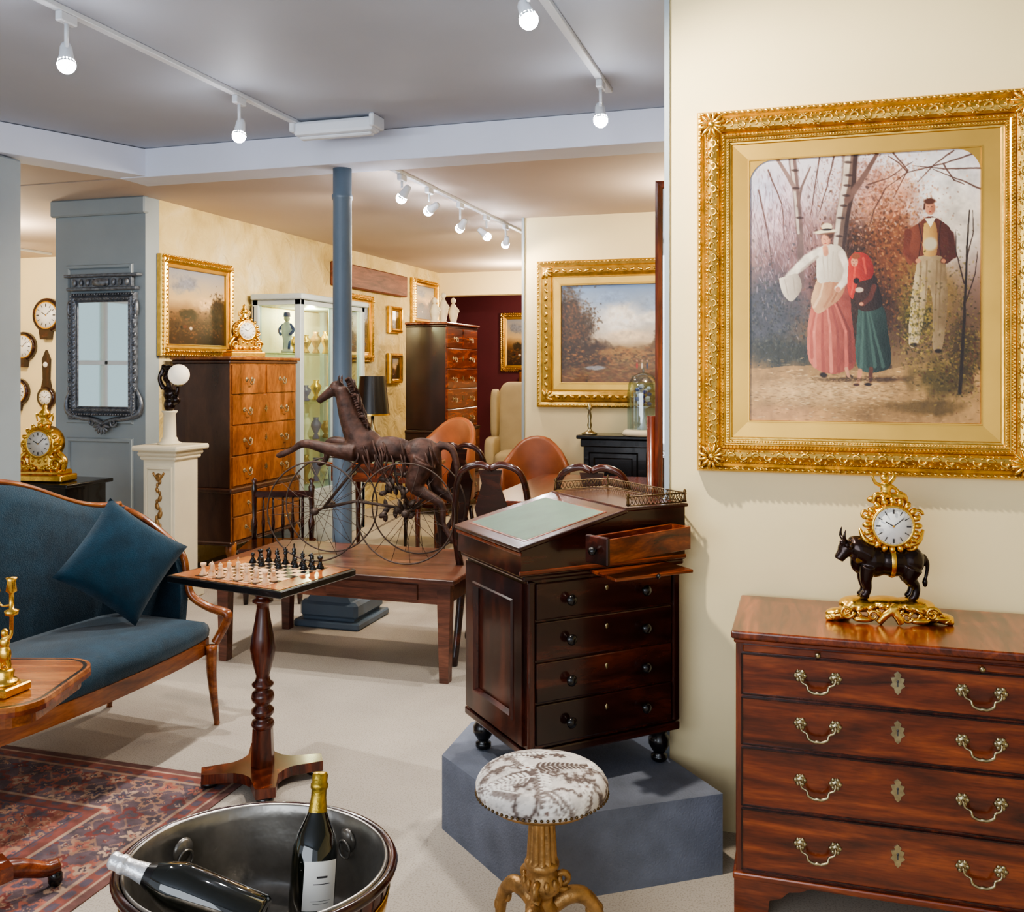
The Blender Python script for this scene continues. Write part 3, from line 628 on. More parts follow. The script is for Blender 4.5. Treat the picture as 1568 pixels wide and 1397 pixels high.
def chest():
    o=Obj('chest_of_drawers',(.237,2.695,0)); w=.83;d=.42;hw=w/2
    o.bb(-hw,hw,.0,d,.10,.745,'mahogz',.002)
    o.bb(-hw-.012,hw+.012,-.018,d,.757,.779,'mahogy',.006,3); o.bb(-hw-.005,hw+.005,-.010,d,.745,.757,'mahog',.003)
    o.bb(-hw-.008,hw+.008,-.012,d+.002,.095,.115,'mahog',.005,2)
    o.bb(-hw+.02,hw-.02,-.008,.01,.722,.741,'mahog',.002)
    for s in(-1,1): o.lathe([(.002,0),(.004,.008),(.008,.012),(.006,.018),(.0001,.02)],'brass',(s*.2,-.008,.731),(R(90),0,0),seg=10)
    for (z0,z1) in((.606,.717),(.468,.597),(.300,.459),(.124,.291)):
        o.bb(-hw+.017,hw-.017,-.006,.01,z0,z1,'mahog',.002)
        for (a,b,c2,d2) in((-hw+.015,hw-.015,z1-.003,z1+.001),(-hw+.015,hw-.015,z0-.001,z0+.003),(-hw+.015,-hw+.019,z0,z1),(hw-.019,hw-.015,z0,z1)): o.bb(a,b,-.010,.0,c2,d2,'darkz',.001)
        zc=(z0+z1)/2+.008
        bail(o,-.2,-.006,zc);bail(o,.2,-.006,zc);escut(o,0,-.006,(z0+z1)/2+.012)
    for s in(-1,1):
        P=[(hw+.004,0),(hw+.004,.1),(hw-.2,.1),(hw-.17,.085),(hw-.14,.08),(hw-.12,.06),(hw-.09,.05),(hw-.085,0)]
        P=[(s*a,b) for a,b in P]; P=P if s<0 else P[::-1]
        o.plate(P,.022,'mahog',(0,.0,0)); o.plate(P,.022,'mahog',(0,d-.02,0))
        Q=[(-.008,0),(-.008,.1),(.17,.1),(.14,.08),(.09,.05),(.08,0)]
        o.plate(Q,.02,'mahog',(s*(hw-.007),0,0),plane='yz')
    o.finish()
chest()
# ---------------------------------------------------------------- clocks
def dial(o,c,r,hands=True,ring='gilt'):
    x,y,z=c
    o.lathe([(r*1.18,0),(r*1.2,.008),(r*1.12,.016),(r*1.04,.012)],ring,c,(R(90),0,0),seg=32)
    o.lathe([(r*1.06,.0),(r*1.05,.012),(.0001,.014)],'white',c,(R(90),0,0),seg=32)
    y2=y-.0155
    for k in range(12):
        a=k*pi/6; rr=r*.82; o.box((x+rr*math.sin(a),y2,z+rr*math.cos(a)),(r*.05 if k%3 else r*.09,.001,r*.24),'ink',0,(0,a,0))
    for k in range(36):
        a=k*pi/18; rr=r*.99; o.box((x+rr*math.sin(a),y2+.001,z+rr*math.cos(a)),(r*.015,.001,r*.05),'ink',0,(0,a,0))
    for a,l,w in((R(-60),.5,.06),(R(50),.72,.045)): o.box((x+r*l/2*math.sin(a),y2-.001,z+r*l/2*math.cos(a)),(r*w,.001,r*l),'ink',0,(0,a,0))
    o.sph((x,y2,z),(r*.07,.002,r*.07),'gilt',(0,0,0),8,5)
def scroll(o,c,r,turns,sg,mat,rad,ang=0,seg=6):
    pts=[]
    for k in range(18):
        t=k/17; th=ang+sg*t*turns*2*pi; rr=r*(1-.78*t); pts.append((c[0]+rr*math.cos(th),c[1],c[2]+rr*math.sin(th)))
    o.tube(pts,[rad,rad*.8,rad*.5],mat,seg)
def bull_clock():
    o=Obj('ormolu_bull_mantel_clock',(.225,2.92,.779),R(8))
    o.organic([('s',(-.07,0,.045),(.06,.05,.022)),('s',(.07,0,.045),(.065,.05,.022)),('s',(0,0,.05),(.06,.05,.018)),('s',(-.125,-.02,.02),(.045,.03,.016)),('s',(.13,-.02,.018),(.05,.03,.014)),
        ('t',[(-.17,-.03,.006),(-.13,-.035,.018),(-.09,-.03,.05)],[.008,.013,.016]),('t',[(.175,-.03,.006),(.13,-.035,.02),(.09,-.03,.05)],[.008,.013,.016]),
        ('t',[(-.03,-.05,.004),(-.01,-.055,.03),(.02,-.05,.05)],[.01,.012,.014]),('t',[(.03,-.055,.004),(.02,-.055,.025),(.0,-.05,.05)],[.01,.012,.014]),
        ('s',(-.07,-.045,.012),(.03,.014,.01)),('s',(.08,-.045,.012),(.03,.014,.01)),('s',(-.12,.03,.012),(.03,.02,.012)),('s',(.12,.03,.012),(.03,.02,.012))],.0035,'gilt',2)
    for s in(-1,1):
        scroll(o,(s*.115,-.048,.032),.020,1.3,s,'gilt',.006); scroll(o,(s*.045,-.056,.024),.016,1.2,-s,'gilt',.005); scroll(o,(s*.155,-.03,.014),.012,1.1,s,'gilt',.005)
        for k in range(5): o.sph((s*(.02+.03*k),-.054+.003*k,.052-.006*k),(.013,.006,.007),'gilt',(0,s*.5,0),8,5)
        for k in range(6): o.sph((s*(.03+.025*k),-.056+.003*k,.036-.005*k),(.011,.005,.005),'gilt',(0,-s*.8,0),7,4)
    B=[('s',(-.035,0,.172),(.052,.040,.050)),('s',(.02,0,.170),(.062,.040,.044)),('s',(.066,0,.172),(.040,.037,.044)),
       ('t',[(-.05,0,.19),(-.082,-.004,.205),(-.100,-.008,.208)],[.042,.038,.028]),
       ('s',(-.108,-.010,.204),(.026,.022,.024)),('t',[(-.112,-.012,.200),(-.126,-.014,.182),(-.132,-.015,.172)],[.020,.016,.014]),
       ('t',[(-.07,0,.19),(-.08,0,.16),(-.07,0,.14)],[.024,.018,.014])]
    for sy in(-1,1):
        B+=[('t',[(-.052,sy*.020,.155),(-.058,sy*.022,.12),(-.054,sy*.022,.09),(-.056-.01*(sy<0),sy*.022,.072)],[.025,.017,.0115,.013]),
            ('s',(-.062,sy*.022,.070),(.014,.011,.008)),
            ('t',[(.068,sy*.020,.155),(.060,sy*.022,.125),(.078,sy*.022,.103),(.073,sy*.022,.072)],[.030,.020,.0115,.012]),
            ('s',(.068,sy*.022,.070),(.013,.011,.008)),
            ('s',(-.102,sy*.026-.008,.216),(.007,.014,.008))]
    B+=[('t',[(.10,0,.188),(.114,0,.165),(.108,0,.12)],[.009,.006,.005]),('s',(.107,0,.112),(.008,.008,.015))]
    o.organic(B,.0032,'bronze',4)
    for k in range(12): o.sph((-.122+.006*k,-.02-.003*(k%3),.222-.003*k+.006*(k%2)),(.009,.008,.010),'bronze',(0,0,0),7,5)
    for sy in(-1,1): o.tube([(-.110,-.008+sy*.010,.222),(-.120,-.008+sy*.028,.238),(-.116,-.008+sy*.030,.262)],[.007,.005,.001],'bronze',7,sm=3)
    o.lathe([(.046,-.006),(.048,0),(.046,.006)],'gilt',(.015,0,.170),(0,R(90),0),seg=24,sc=(1,.92),cap=False)
    o.lathe([(.058,-.035),(.062,-.03),(.062,.03),(.058,.034)],'gilt',(.012,-.0,.276),(R(90),0,0),seg=32)
    dial(o,(.012,-.030,.276),.050)
    for k in range(20):
        a=k*2*pi/20; o.sph((.012+.068*math.cos(a),-.028,.276+.068*math.sin(a)),(.014,.010,.009),'gilt',(0,-a,0),8,5)
    for s in(-1,1):
        scroll(o,(.012+s*.050,-.02,.222),.018,1.3,-s,'gilt',.006); scroll(o,(.012+s*.070,-.015,.306),.015,1.2,s,'gilt',.005)
        o.tube([(.012+s*.03,-.02,.214),(.012+s*.07,-.02,.230),(.012+s*.086,-.015,.264)],[.008,.009,.004],'gilt',7,sm=4)
    Z=.346
    o.organic([('s',(.0,0,Z+.028),(.015,.012,.020)),('s',(.0,0,Z+.012),(.017,.014,.012)),('s',(-.003,-.002,Z+.060),(.0120,.011,.013)),('t',[(0,0,Z+.04),(-.002,0,Z+.05)],[.007,.007]),
       ('t',[(-.004,-.008,Z+.010),(-.030,-.014,Z+.014),(-.036,-.014,Z-.010)],[.009,.0075,.005]),('t',[(.004,-.008,Z+.010),(-.010,-.024,Z+.008),(-.012,-.026,Z-.016)],[.009,.0075,.005]),
       ('t',[(-.010,0,Z+.040),(-.028,-.004,Z+.046),(-.038,-.006,Z+.068)],[.0065,.005,.004]),('t',[(.010,0,Z+.040),(.028,0,Z+.03),(.038,-.002,Z+.016)],[.0065,.005,.004]),
       ('s',(.024,.004,Z+.006),(.034,.018,.014)),('s',(-.022,.004,Z-.002),(.030,.016,.012)),('t',[(.03,.0,Z+.016),(.050,0,Z+.008),(.058,0,Z-.014)],[.012,.010,.005]),('t',[(.012,.008,Z+.044),(.026,.014,Z+.062),(.022,.014,Z+.076)],[.006,.007,.002])],.0025,'gilt',1)
    o.finish()
bull_clock()
def gilt_clock(name,loc,rz,s=1.0):
    o=Obj(name,loc,rz); o.X=TRS((0,0,0),(0,0,0),(s,s,s))
    o.box((0,0,.02),(.30,.15,.04),'gilt',.008,(0,0,0),2); o.box((0,0,.05),(.26,.13,.03),'gilt',.01)
    for sx in(-1,1):
        o.sph((sx*.12,-.05,.014),(.018,.018,.012),'gilt'); scroll(o,(sx*.10,-.05,.10),.035,1.4,sx,'gilt',.012); scroll(o,(sx*.09,-.04,.20),.03,1.3,-sx,'gilt',.010)
        o.tube([(sx*.12,-.02,.06),(sx*.13,-.02,.12),(sx*.085,-.02,.18),(sx*.11,-.02,.24)],[.016,.02,.012,.008],'gilt',8,sm=4)
        for k in range(5): o.sph((sx*(.03+.018*k),-.06,.075+.008*(k%2)),(.016,.01,.012),'gilt')
    o.box((0,0,.12),(.15,.10,.14),'gilt',.02,(0,0,0),2)
    o.lathe([(.09,-.05),(.095,-.04),(.095,.045),(.088,.05)],'gilt',(0,0,.21),(R(90),0,0),seg=32)
    dial(o,(0,-.045,.21),.065)
    for k in range(16):
        a=k*2*pi/16; o.sph((.097*math.cos(a),-.045,.21+.097*math.sin(a)),(.018,.012,.012),'gilt',(0,-a,0),8,5)
    o.lathe([(.03,.30),(.04,.32),(.02,.34),(.028,.36),(.03,.38),(.012,.40),(.016,.415),(.0001,.43)],'gilt',seg=14)
    for sx in(-1,1): o.tube([(sx*.02,0,.35),(sx*.05,0,.37),(sx*.045,0,.33)],[.007,.006,.004],'gilt',6,sm=4)
    o.X=Matrix.Identity(4); return o.finish()
# ---------------------------------------------------------------- davenport desk + plinth
o=Obj('display_plinth'); o.plate([(-1.125,2.90),(-.724,2.55),(-.228,2.88),(-.445,3.13),(-.47,3.46),(-.77,3.66),(-1.13,3.2)],.24,'plinth',(0,0,.12),plane='xy'); o.finish()
def desk():
    x,y=.205,3.12; u,v=x*CS-y*SN,x*SN+y*CS
    o=Obj('davenport_desk',(u-.012,v-.016,.2405),R(44)); W2=.270;D2=.213
    for sx in(-1,1):
        for sy in(-1,1):
            o.lathe([(.018,0),(.026,.008),(.026,.02),(.016,.026),(.022,.034),(.034,.055),(.034,.075),(.022,.092),(.030,.1),(.030,.112)],'black',(sx*(W2-.04),sy*(D2-.04),0),seg=20)
    o.bb(-W2-.008,W2+.008,-D2-.008,D2+.008,.108,.135,'dark',.006,2)
    o.bb(-W2,W2,-D2,D2,.135,.635,'darkz',.002)
    o.bb(-W2-.02,W2+.02,-D2-.012,D2+.012,.635,.652,'dark',.006,2)
    o.X=TRS((-W2,0,.385),(0,0,R(-90)))
    o.frame(.40,.48,[(0,0),(0,.012),(.058,.012),(.062,.018),(.070,.018),(.076,.006),(.078,.002)],'darkz'); o.X=Matrix.Identity(4)
    for sx in(-1,1): o.bb(sx*W2-.022*(sx>0)-.004*(sx<0),sx*W2+.022*(sx<0)+.004*(sx>0),-D2-.012,-D2,.14,.632,'darkz',.006,2)
    zs=[.142,.268,.392,.512,.628]
    for i in range(4):
        z0,z1=zs[i]+.003,zs[i+1]-.003; o.bb(-W2+.026,W2-.026,-D2-.008,-D2+.01,z0,z1,'dark',.004,2)
        for sx in(-.135,.135): o.lathe([(.006,0),(.006,.008),(.015,.016),(.017,.022),(.012,.028),(.0001,.031)],'black',(sx,-D2-.008,(z0+z1)/2),(R(90),0,0),seg=18)
        o.sph((0,-D2-.009,(z0+z1)/2+.02),(.006,.002,.009),'brass',(0,0,0),8,5)
    P=[(-W2-.028,.652),(W2+.02,.652),(W2+.02,.818),(.075,.818),(.06,.812),(-W2-.028,.728)]
    o.plate(P,2*D2+.03,'dark',(0,0,0))
    o.X=TRS(((-W2-.028+.06)/2,0,.770),(0,-math.atan2(.084,W2+.088),0)); L=math.hypot(.084,W2+.088)
    o.box((0,0,.006),(L+.02,2*D2+.045,.014),'dark',.004,(0,0,0),2); o.box((-.005,0,.0135),(L-.085,2*D2-.05,.002),'green'); o.box((-.005,0,.0130),(L-.07,2*D2-.035,.002),'mahogy'); o.X=Matrix.Identity(4)
    o.bb(.06,W2+.03,-D2-.022,D2+.022,.818,.830,'dark',.004,2)
    o.bb(-W2-.034,-W2-.026,-D2-.018,D2+.018,.712,.724,'mahogy',.003); o.bb(-W2-.036,W2+.024,-D2-.020,-D2-.012,.655,.668,'mahog',.003)
    g=.832
    path=[(.075,-D2-.012),(W2+.022,-D2-.012),(W2+.022,D2+.012),(.075,D2+.012)]
    o.tube([(a,b,g+.03) for a,b in path],.0022,'brassd',6); o.tube([(a,b,g+.002) for a,b in path],.0022,'brassd',6)
    for i in range(3):
        (x0,y0),(x1,y1)=path[i],path[i+1]; n=int(math.hypot(x1-x0,y1-y0)/.014)
        for k in range(n+1):
            f=k/n; px=x0+(x1-x0)*f;py=y0+(y1-y0)*f
            dx,dy=(x1-x0)/(n*.014)*.007,(y1-y0)/(n*.014)*.007
            o.tube([(px-dx,py-dy,g+.002),(px,py,g+.016),(px-dx,py-dy,g+.03)],.0014,'brassd',4); o.tube([(px+dx,py+dy,g+.002),(px,py,g+.016),(px+dx,py+dy,g+.03)],.0014,'brassd',4)
    for a,b in path: o.lathe([(.003,0),(.005,.01),(.003,.03),(.006,.036),(.0001,.044)],'brassd',(a,b,g),seg=8)
    o.X=TRS((W2-.035,-D2-.022,.700),(0,0,R(13)))
    Ld=.36
    o.bb(-Ld,0,-.006,.004,.0,.07,'mahog',.001); o.bb(-Ld,0,-.075,-.067,.0,.07,'mahog',.001); o.bb(-Ld,0,-.07,0,0,.006,'mahog'); o.bb(-.008,0,-.07,0,0,.07,'mahog'); o.bb(-Ld-.014,-Ld,-.08,.01,-.004,.076,'dark',.003)
    o.lathe([(.004,0),(.005,.006),(.013,.014),(.010,.024),(.0001,.026)],'black',(-Ld-.014,-.036,.036),(0,R(-90),0),seg=14); o.X=Matrix.Identity(4)
    o.bb(-.06,.22,-D2-.15,-D2-.005,.640,.650,'mahog',.002); o.lathe([(.003,0),(.008,.008),(.0001,.014)],'black',(.085,-D2-.15,.645),(R(90),0,0),seg=10)
    o.finish()
desk()
# ---------------------------------------------------------------- stool
def stool():
    o=Obj('round_piano_stool',(-.63,2.318,0),0)
    r=.165; img=damask_img(); n=img.shape[0]
    prof=[(.13,.425),(r-.010,.426),(r-.003,.431),(r,.438),(r+.002,.447),(r+.002,.455),(r-.001,.463),(r-.005,.470),(r-.012,.477),(r-.02,.482)]+[((r-.02)*(1-k/26),.482+.019*(1-(1-k/26)**2)) for k in range(1,26)]+[(.001,.501)]
    S=[0]
    for i in range(len(prof)-1,0,-1): S.append(S[-1]+math.hypot(prof[i][0]-prof[i-1][0],prof[i][1]-prof[i-1][1]))
    S=S[::-1]; seg=190; vs=[];fs=[];cols=[]
    P2=[];S2=[]
    for i in range(len(prof)-1):
        for k in range(3):
            t=k/3; P2.append((prof[i][0]*(1-t)+prof[i+1][0]*t,prof[i][1]*(1-t)+prof[i+1][1]*t)); S2.append(S[i]*(1-t)+S[i+1]*t)
    P2.append(prof[-1]); S2.append(0)
    for (rr,z),sv in zip(P2,S2):
        for k in range(seg):
            a=2*pi*k/seg; vs.append((rr*math.cos(a),rr*math.sin(a),z)); ix=int(min(n-1,max(0,(sv*math.cos(a)/.48+.5)*n))); iy=int(min(n-1,max(0,(.5-sv*math.sin(a)/.48)*n))); cols.append(img[iy,ix])
    for j in range(len(P2)-1):
        for k in range(seg): l=(k+1)%seg; fs.append((j*seg+k,j*seg+l,(j+1)*seg+l,(j+1)*seg+k))
    of=len(o.v); o.add(vs,fs,'damask',True); o.col[of]=np.array(cols)
    o.lathe([(.05,.405),(.135,.41),(.14,.426),(.05,.428)],'antgold',seg=32)
    for k in range(72):
        a=k*2*pi/72; o.sph((r*1.005*math.cos(a),r*1.005*math.sin(a),.436),.0042,'brassd',(0,0,0),6,4)
    o.lathe([(.034,.41),(.034,.39),(.028,.38),(.034,.27),(.036,.262)],'antgold',seg=60,flute=.14,nf=12,smooth=False)
    o.lathe([(.036,.266),(.044,.258),(.044,.248),(.034,.24),(.04,.225),(.05,.21),(.046,.19),(.03,.175),(.028,.16),(.042,.145),(.042,.13),(.03,.115),(.026,.09),(.036,.075),(.03,.06),(.014,.05),(.008,.035),(.0001,.03)],'antgold',seg=28)
    for k in range(12):
        a=k*pi/6; o.sph((.046*math.cos(a),.046*math.sin(a),.212),(.008,.008,.016),'antgold',(0,0,0),7,5)
    for k in range(3):
        o.X=TRS((0,0,0),(0,0,R(-90+120*k)))
        o.tube([(.03,0,.14),(.075,0,.165),(.12,0,.15),(.15,0,.10),(.158,0,.05),(.175,0,.02),(.2,0,.014)],[.018,.022,.02,.016,.013,.015,.013],'antgold',10,sm=5)
        scroll(o,(.055,0,.205),.026,1.4,-1,'antgold',.011,R(-60)); scroll(o,(.135,0,.118),.020,1.2,1,'antgold',.009)
        scroll(o,(.195,0,.026),.018,1.2,1,'antgold',.010,R(180)); o.sph((.1,0,.17),(.034,.018,.014),'antgold',(0,.3,0),8,6)
        o.sph((.155,0,.09),(.012,.02,.024),'antgold')
    o.finish()
stool()
# ---------------------------------------------------------------- wine bucket + bottles
BX,BY=-.545*CS-2.04*SN, -.545*SN+2.04*CS
def bucket():
    o=Obj('oval_wine_cooler',(BX,BY,0),R(17-14)); sc=(1.06,.96)
    o.lathe([(.20,.0),(.205,.02),(.272,.43)],'mahogz',seg=64,sc=sc,cap=False)
    o.lathe([(.272,.428),(.282,.432),(.285,.441),(.280,.450),(.272,.452),(.266,.446),(.264,.43)],'dark',seg=64,sc=sc,cap=False)
    rn=random.Random(4); vs=[];fs=[];seg=72
    pf=[(.2655,.447),(.262,.453),(.2575,.449),(.254,.42),(.247,.38),(.240,.345),(.233,.31),(.226,.28),(.215,.268),(.19,.262),(.10,.26),(.001,.26)]
    for j,(rr,z) in enumerate(pf):
        for k in range(seg):
            a=2*pi*k/seg; w=0 if j<3 else .0030*math.sin(5*a+j*1.7)+.0020*math.sin(13*a+j*2.9)+rn.uniform(-.0008,.0008)
            vs.append(((rr+w)*math.cos(a)*1.06,(rr+w)*math.sin(a)*.96,z))
    for j in range(len(pf)-1):
        for k in range(seg): l=(k+1)%seg; fs.append((j*seg+k,j*seg+l,(j+1)*seg+l,(j+1)*seg+k))
    o.add(vs,fs,'zinc',True)
    o.lathe([(.205,.0),(.0001,.001)],'dark',seg=64,sc=sc,cap=False)
    for z0,z1 in((.345,.39),(.06,.095)):
        r0=.205+(.272-.205)*(z0-.02)/.41+.0015; r1=.205+(.272-.205)*(z1-.02)/.41+.0015
        o.lathe([(r0,z0),(r0+.0025,z0+.002),(r1+.0025,z1-.002),(r1,z1)],'gilt',seg=64,sc=sc,cap=False)
    for k in range(40):
        a=k*2*pi/40; o.tube([(.2065*1.06*math.cos(a),.2065*.96*math.sin(a),.02),(.2725*1.06*math.cos(a),.2725*.96*math.sin(a),.428)],.0008,'black',4)
    for (x,y,rz) in((.115,.217,-28),(-.235,.08,72)):
        o.X=TRS((x,y,.40),(0,0,R(rz)))
        o.lathe([(.024,0),(.028,.004),(.02,.010),(.0001,.014)],'zinc',(0,0,0),(R(90),0,0),seg=16); o.tube([(.02*math.cos(t),-.014,-.018+.02*math.sin(t)) for t in [2*pi*i/16 for i in range(16)]],.003,'zinc',6,closed=True); o.X=Matrix.Identity(4)
    o.finish()
bucket()
BP=[(.0001,.004),(.036,.002),(.046,.0),(.0495,.008),(.0495,.17),(.048,.19),(.040,.215),(.028,.24),(.019,.262),(.0162,.285),(.0155,.31)]
def bottle(name,p0,p1,foil,lab=True,roll=0):
    p0=Vector(p0);p1=Vector(p1); ax=(p1-p0).normalized(); q=Vector((0,0,1)).rotation_difference(ax)
    o=Obj(name,p0); o.X=q.to_matrix().to_4x4()@Matrix.Rotation(roll,4,'Z')
    o.lathe(BP,'bottle',seg=40); o.lathe([(.0215,.255),(.0172,.285),(.0168,.302),(.0195,.306),(.0195,.314),(.0168,.317),(.0178,.332),(.0145,.338),(.0001,.339)],foil,seg=24,cap=False)
    if foil=='foils': o.lathe([(.0292,.238),(.0217,.256)],'black',seg=24,cap=False)
    if lab:
        def patch(z0,z1,a0,a1,r,mat):
            vs=[];fs=[];n=14
            for i in range(n+1):
                a=a0+(a1-a0)*i/n
                vs+=[(r*math.cos(a),r*math.sin(a),z0),(r*math.cos(a),r*math.sin(a),z1)]
            for i in range(n): fs.append((2*i,2*i+2,2*i+3,2*i+1))
            o.add(vs,fs,mat,True)
        patch(.070,.165,-R(46),R(46),.0500,'label'); patch(.132,.136,-R(14),R(14),.0502,'ink'); patch(.120,.1215,-R(22),R(22),.0502,'ink'); patch(.088,.0888,-R(26),R(26),.0502,'ink'); patch(.083,.0838,-R(20),R(20),.0502,'ink')
    return o.finish()
def Wp(x,y,z): return (x*CS-y*SN,x*SN+y*CS,z)
bottle('champagne_bottle',Wp(-.435,2.04,.270),Wp(-.43,2.14,.60),'foilg',True,R(-40))
bottle('champagne_bottle',Wp(-.505,1.915,.385),Wp(-.83,1.955,.495),'foils',True,R(205))
# ---------------------------------------------------------------- chess table
def chess():
    ang=R(-28+17); loc=Wp(-.905,3.46,.0045)
    o=Obj('chess_table',loc,ang)
    o.box((0,0,.742),(.53,.41,.026),'black',.004); o.box((0,0,.7555),(.50,.38,.002),'walnut')
    q=.0415
    for i in range(8):
        for j in range(8): o.box(((i-3.5)*q,(j-3.5)*q,.757),(q,q,.0015),'boxw' if (i+j)%2 else 'black')
    o.box((0,0,.722),(.14,.14,.018),'darkz',.004)
    o.lathe([(.044,.05),(.038,.19)],'mahogz',seg=6,smooth=False)
    o.lathe([(r*.84,z) for r,z in [(.03,.185),(.044,.192),(.050,.205),(.044,.218),(.03,.224),(.036,.232),(.048,.245),(.048,.258),(.032,.272),(.030,.278),(.044,.288),(.050,.304),(.044,.32),(.030,.328),(.034,.336),(.046,.345),(.046,.352),(.032,.362),(.028,.38),(.038,.41),(.050,.45),(.054,.48),(.048,.52),(.034,.58),(.026,.625),(.026,.64),(.044,.648),(.044,.656),(.028,.662),(.034,.675),(.048,.69),(.050,.71),(.044,.72)]],'mahogz',seg=32)
    P=[]
    for k in range(4):
        a=R(45+90*k); b=R(90+90*k)
        for t in(-.16,.16): P.append((.215*math.cos(a+t),.215*math.sin(a+t)))
        for t in(-.35,0,.35): P.append((.10*math.cos(b+t)*(1+.4*abs(t)),.10*math.sin(b+t)*(1+.4*abs(t))))
    o.plate(P,.035,'mahogz',(0,0,.04),plane='xy')
    for k in range(4):
        a=R(45+90*k); o.lathe([(.02,0),(.030,.006),(.030,.018),(.022,.025)],'black',(.185*math.cos(a),.185*math.sin(a),0),seg=16)
    o.finish()
    s=Obj('chess_set',(loc[0],loc[1],.7625),ang)
    def piece(kind,x,y,m):
        b=[(.0001,0),(.014,.0),(.014,.004),(.010,.008),(.0105,.011),(.007,.015)]
        H={'p':.030,'r':.036,'n':.032,'b':.048,'q':.058,'k':.064}[kind]
        if kind=='p': s.lathe(b+[(.0045,.022),(.008,.0235),(.0045,.025)],m,(x,y,0),seg=14); s.sph((x,y,.031),.0075,m,(0,0,0),12,8)
        elif kind=='r': s.lathe(b+[(.0065,.030),(.0105,.034),(.0105,.043),(.0085,.043),(.0085,.040),(.0001,.040)],m,(x,y,0),seg=14)
        elif kind=='n':
            s.lathe(b+[(.008,.018),(.007,.022)],m,(x,y,0),seg=14); s.tube([(x,y,.018),(x+.003,y,.034),(x-.001,y,.044),(x-.011,y,.039)],[.009,.008,.007,.004],m,8,sm=3); s.sph((x+.002,y,.049),(.002,.004,.005),m,(0,0,0),6,4)
        else:
            s.lathe(b+[(.005,H*.55),(.0095,H*.72),(.006,H*.76),(.0085,H*.92),(.006,H*.98),(.0001,H)],m,(x,y,0),seg=14); s.sph((x,y,H+.003),.0032,m,(0,0,0),8,5)
            if kind=='k': s.box((x,y,H+.010),(.009,.003,.003),m); s.box((x,y,H+.010),(.003,.003,.011),m)
    q=.0415; back='rnbqkbnr'
    for i in range(8):
        x=(i-3.5)*q
        piece(back[i],x,-3.5*q,'boxw'); piece('p',x,(-2.5+(1 if i in(3,6) else 0))*q,'boxw')
        piece(back[i],x,3.5*q,'black'); piece('p',x,(2.5-(1 if i in(2,4) else 0))*q,'black')
    s.finish()
chess()
# ---------------------------------------------------------------- rug
o=Obj('persian_rug',(-3.16,1.93,0.0)); o.canvas(2.46,2.2,rug_img(520,465,2.46,2.2),(0,0,.0035),'rug',flat=True); o.box((0,0,.0015),(2.46,2.2,.003),'brown'); o.finish()
# ---------------------------------------------------------------- sofa
def sofa():
    o=Obj('camelback_sofa',(-2.66,2.85,0.0045),R(-4)); HL=.66
    def hb(y): 
        t=abs(y)/HL; return .885+.165*(0.5+.5*math.cos(pi*min(1,t*1.04)))
    n=44; vs=[];fs=[]
    rows=10
    for i in range(n+1):
        y=-HL+2*HL*i/n; H=hb(y); cur=.05*max(0,(abs(y)/HL-.75)/.25)**2
        ring=[]
        for k in range(rows+1): z=.36+(H-.36)*k/rows; ring.append((-.235+.03*math.sin(pi*k/rows)-.06*k/rows+cur,y,z))
        for k in range(rows,-1,-1): z=.36+(H-.36)*k/rows; ring.append((-.30-.06*k/rows+cur,y,z))
        vs+=ring
    m=2*(rows+1)
    for i in range(n):
        for k in range(m): l=(k+1)%m; fs.append((i*m+k,i*m+l,(i+1)*m+l,(i+1)*m+k))
    fs.append(tuple(range(m))); fs.append(tuple(n*m+k for k in range(m))[::-1]); o.add(vs,fs,'sofa',True)
    o.tube([(-.325+.05*max(0,(abs(y)/HL-.75)/.25)**2,y,hb(y)+.008) for y in [-HL+2*HL*i/40 for i in range(41)]],.014,'satiny',8)
    n=30; P=[]
    for i in range(n+1):
        y=-HL+2*HL*i/n; P.append((.20+.07*max(0,math.cos(pi*y/(2*HL)))**.6,y))
    P+= [(-.27,HL),(-.27,-HL)]
    o.plate(P,.062,'satiny',(0,0,.322),plane='xy')
    o.loft([[((a*sh if a>0 else a),b*sh,z) for a,b in P] for sh,z in ((.985,.353),(1.0,.36),(1.005,.385),(.995,.405),(.965,.422),(.90,.435),(.75,.444),(.4,.448))],'sofa')
    for s in(-1,1):
        top=[(-.285,s*HL,hb(HL)),(-.16,s*(HL+.005),.84),(-.02,s*(HL+.01),.755),(.055,s*(HL+.01),.685),(.075,s*(HL+.01),.60),(.10,s*(HL+.01),.52),(.18,s*(HL+.02),.475),(.262,s*(HL+.03),.455),(.272,s*(HL+.03),.43),(.245,s*(HL+.02),.37),(.23,s*HL,.33)]
        o.tube(top,[.012,.014,.015,.015,.015,.017,.018,.021,.02,.018,.018],'satiny',8,sm=5)
        Q=[(-.29,.36),(.06,.36),(.075,.5),(.07,.60),(.045,.67),(-.03,.745),(-.16,.83),(-.29,.875)]
        o.plate(Q,.045,'sofa',(0,s*(HL-.005),0))
        for (x,e) in((.235,.02),(-.27,-.05)):
            o.tube([(x,s*(HL-.03),.33),(x+e*.2,s*(HL-.03),.2),(x+e,s*(HL-.02),.015),(x+e,s*(HL-.02),0)],[.026,.02,.012,.013],'satiny',8,sm=4)
    o.X=TRS((-.05,.43,.70),(0,0,R(-34)))@TRS((0,0,0),(0,R(74),0))@TRS((0,0,0),(0,0,R(52)))
    o.pillow(.38,.15,'sofa'); o.X=Matrix.Identity(4)
    o.finish()
sofa()
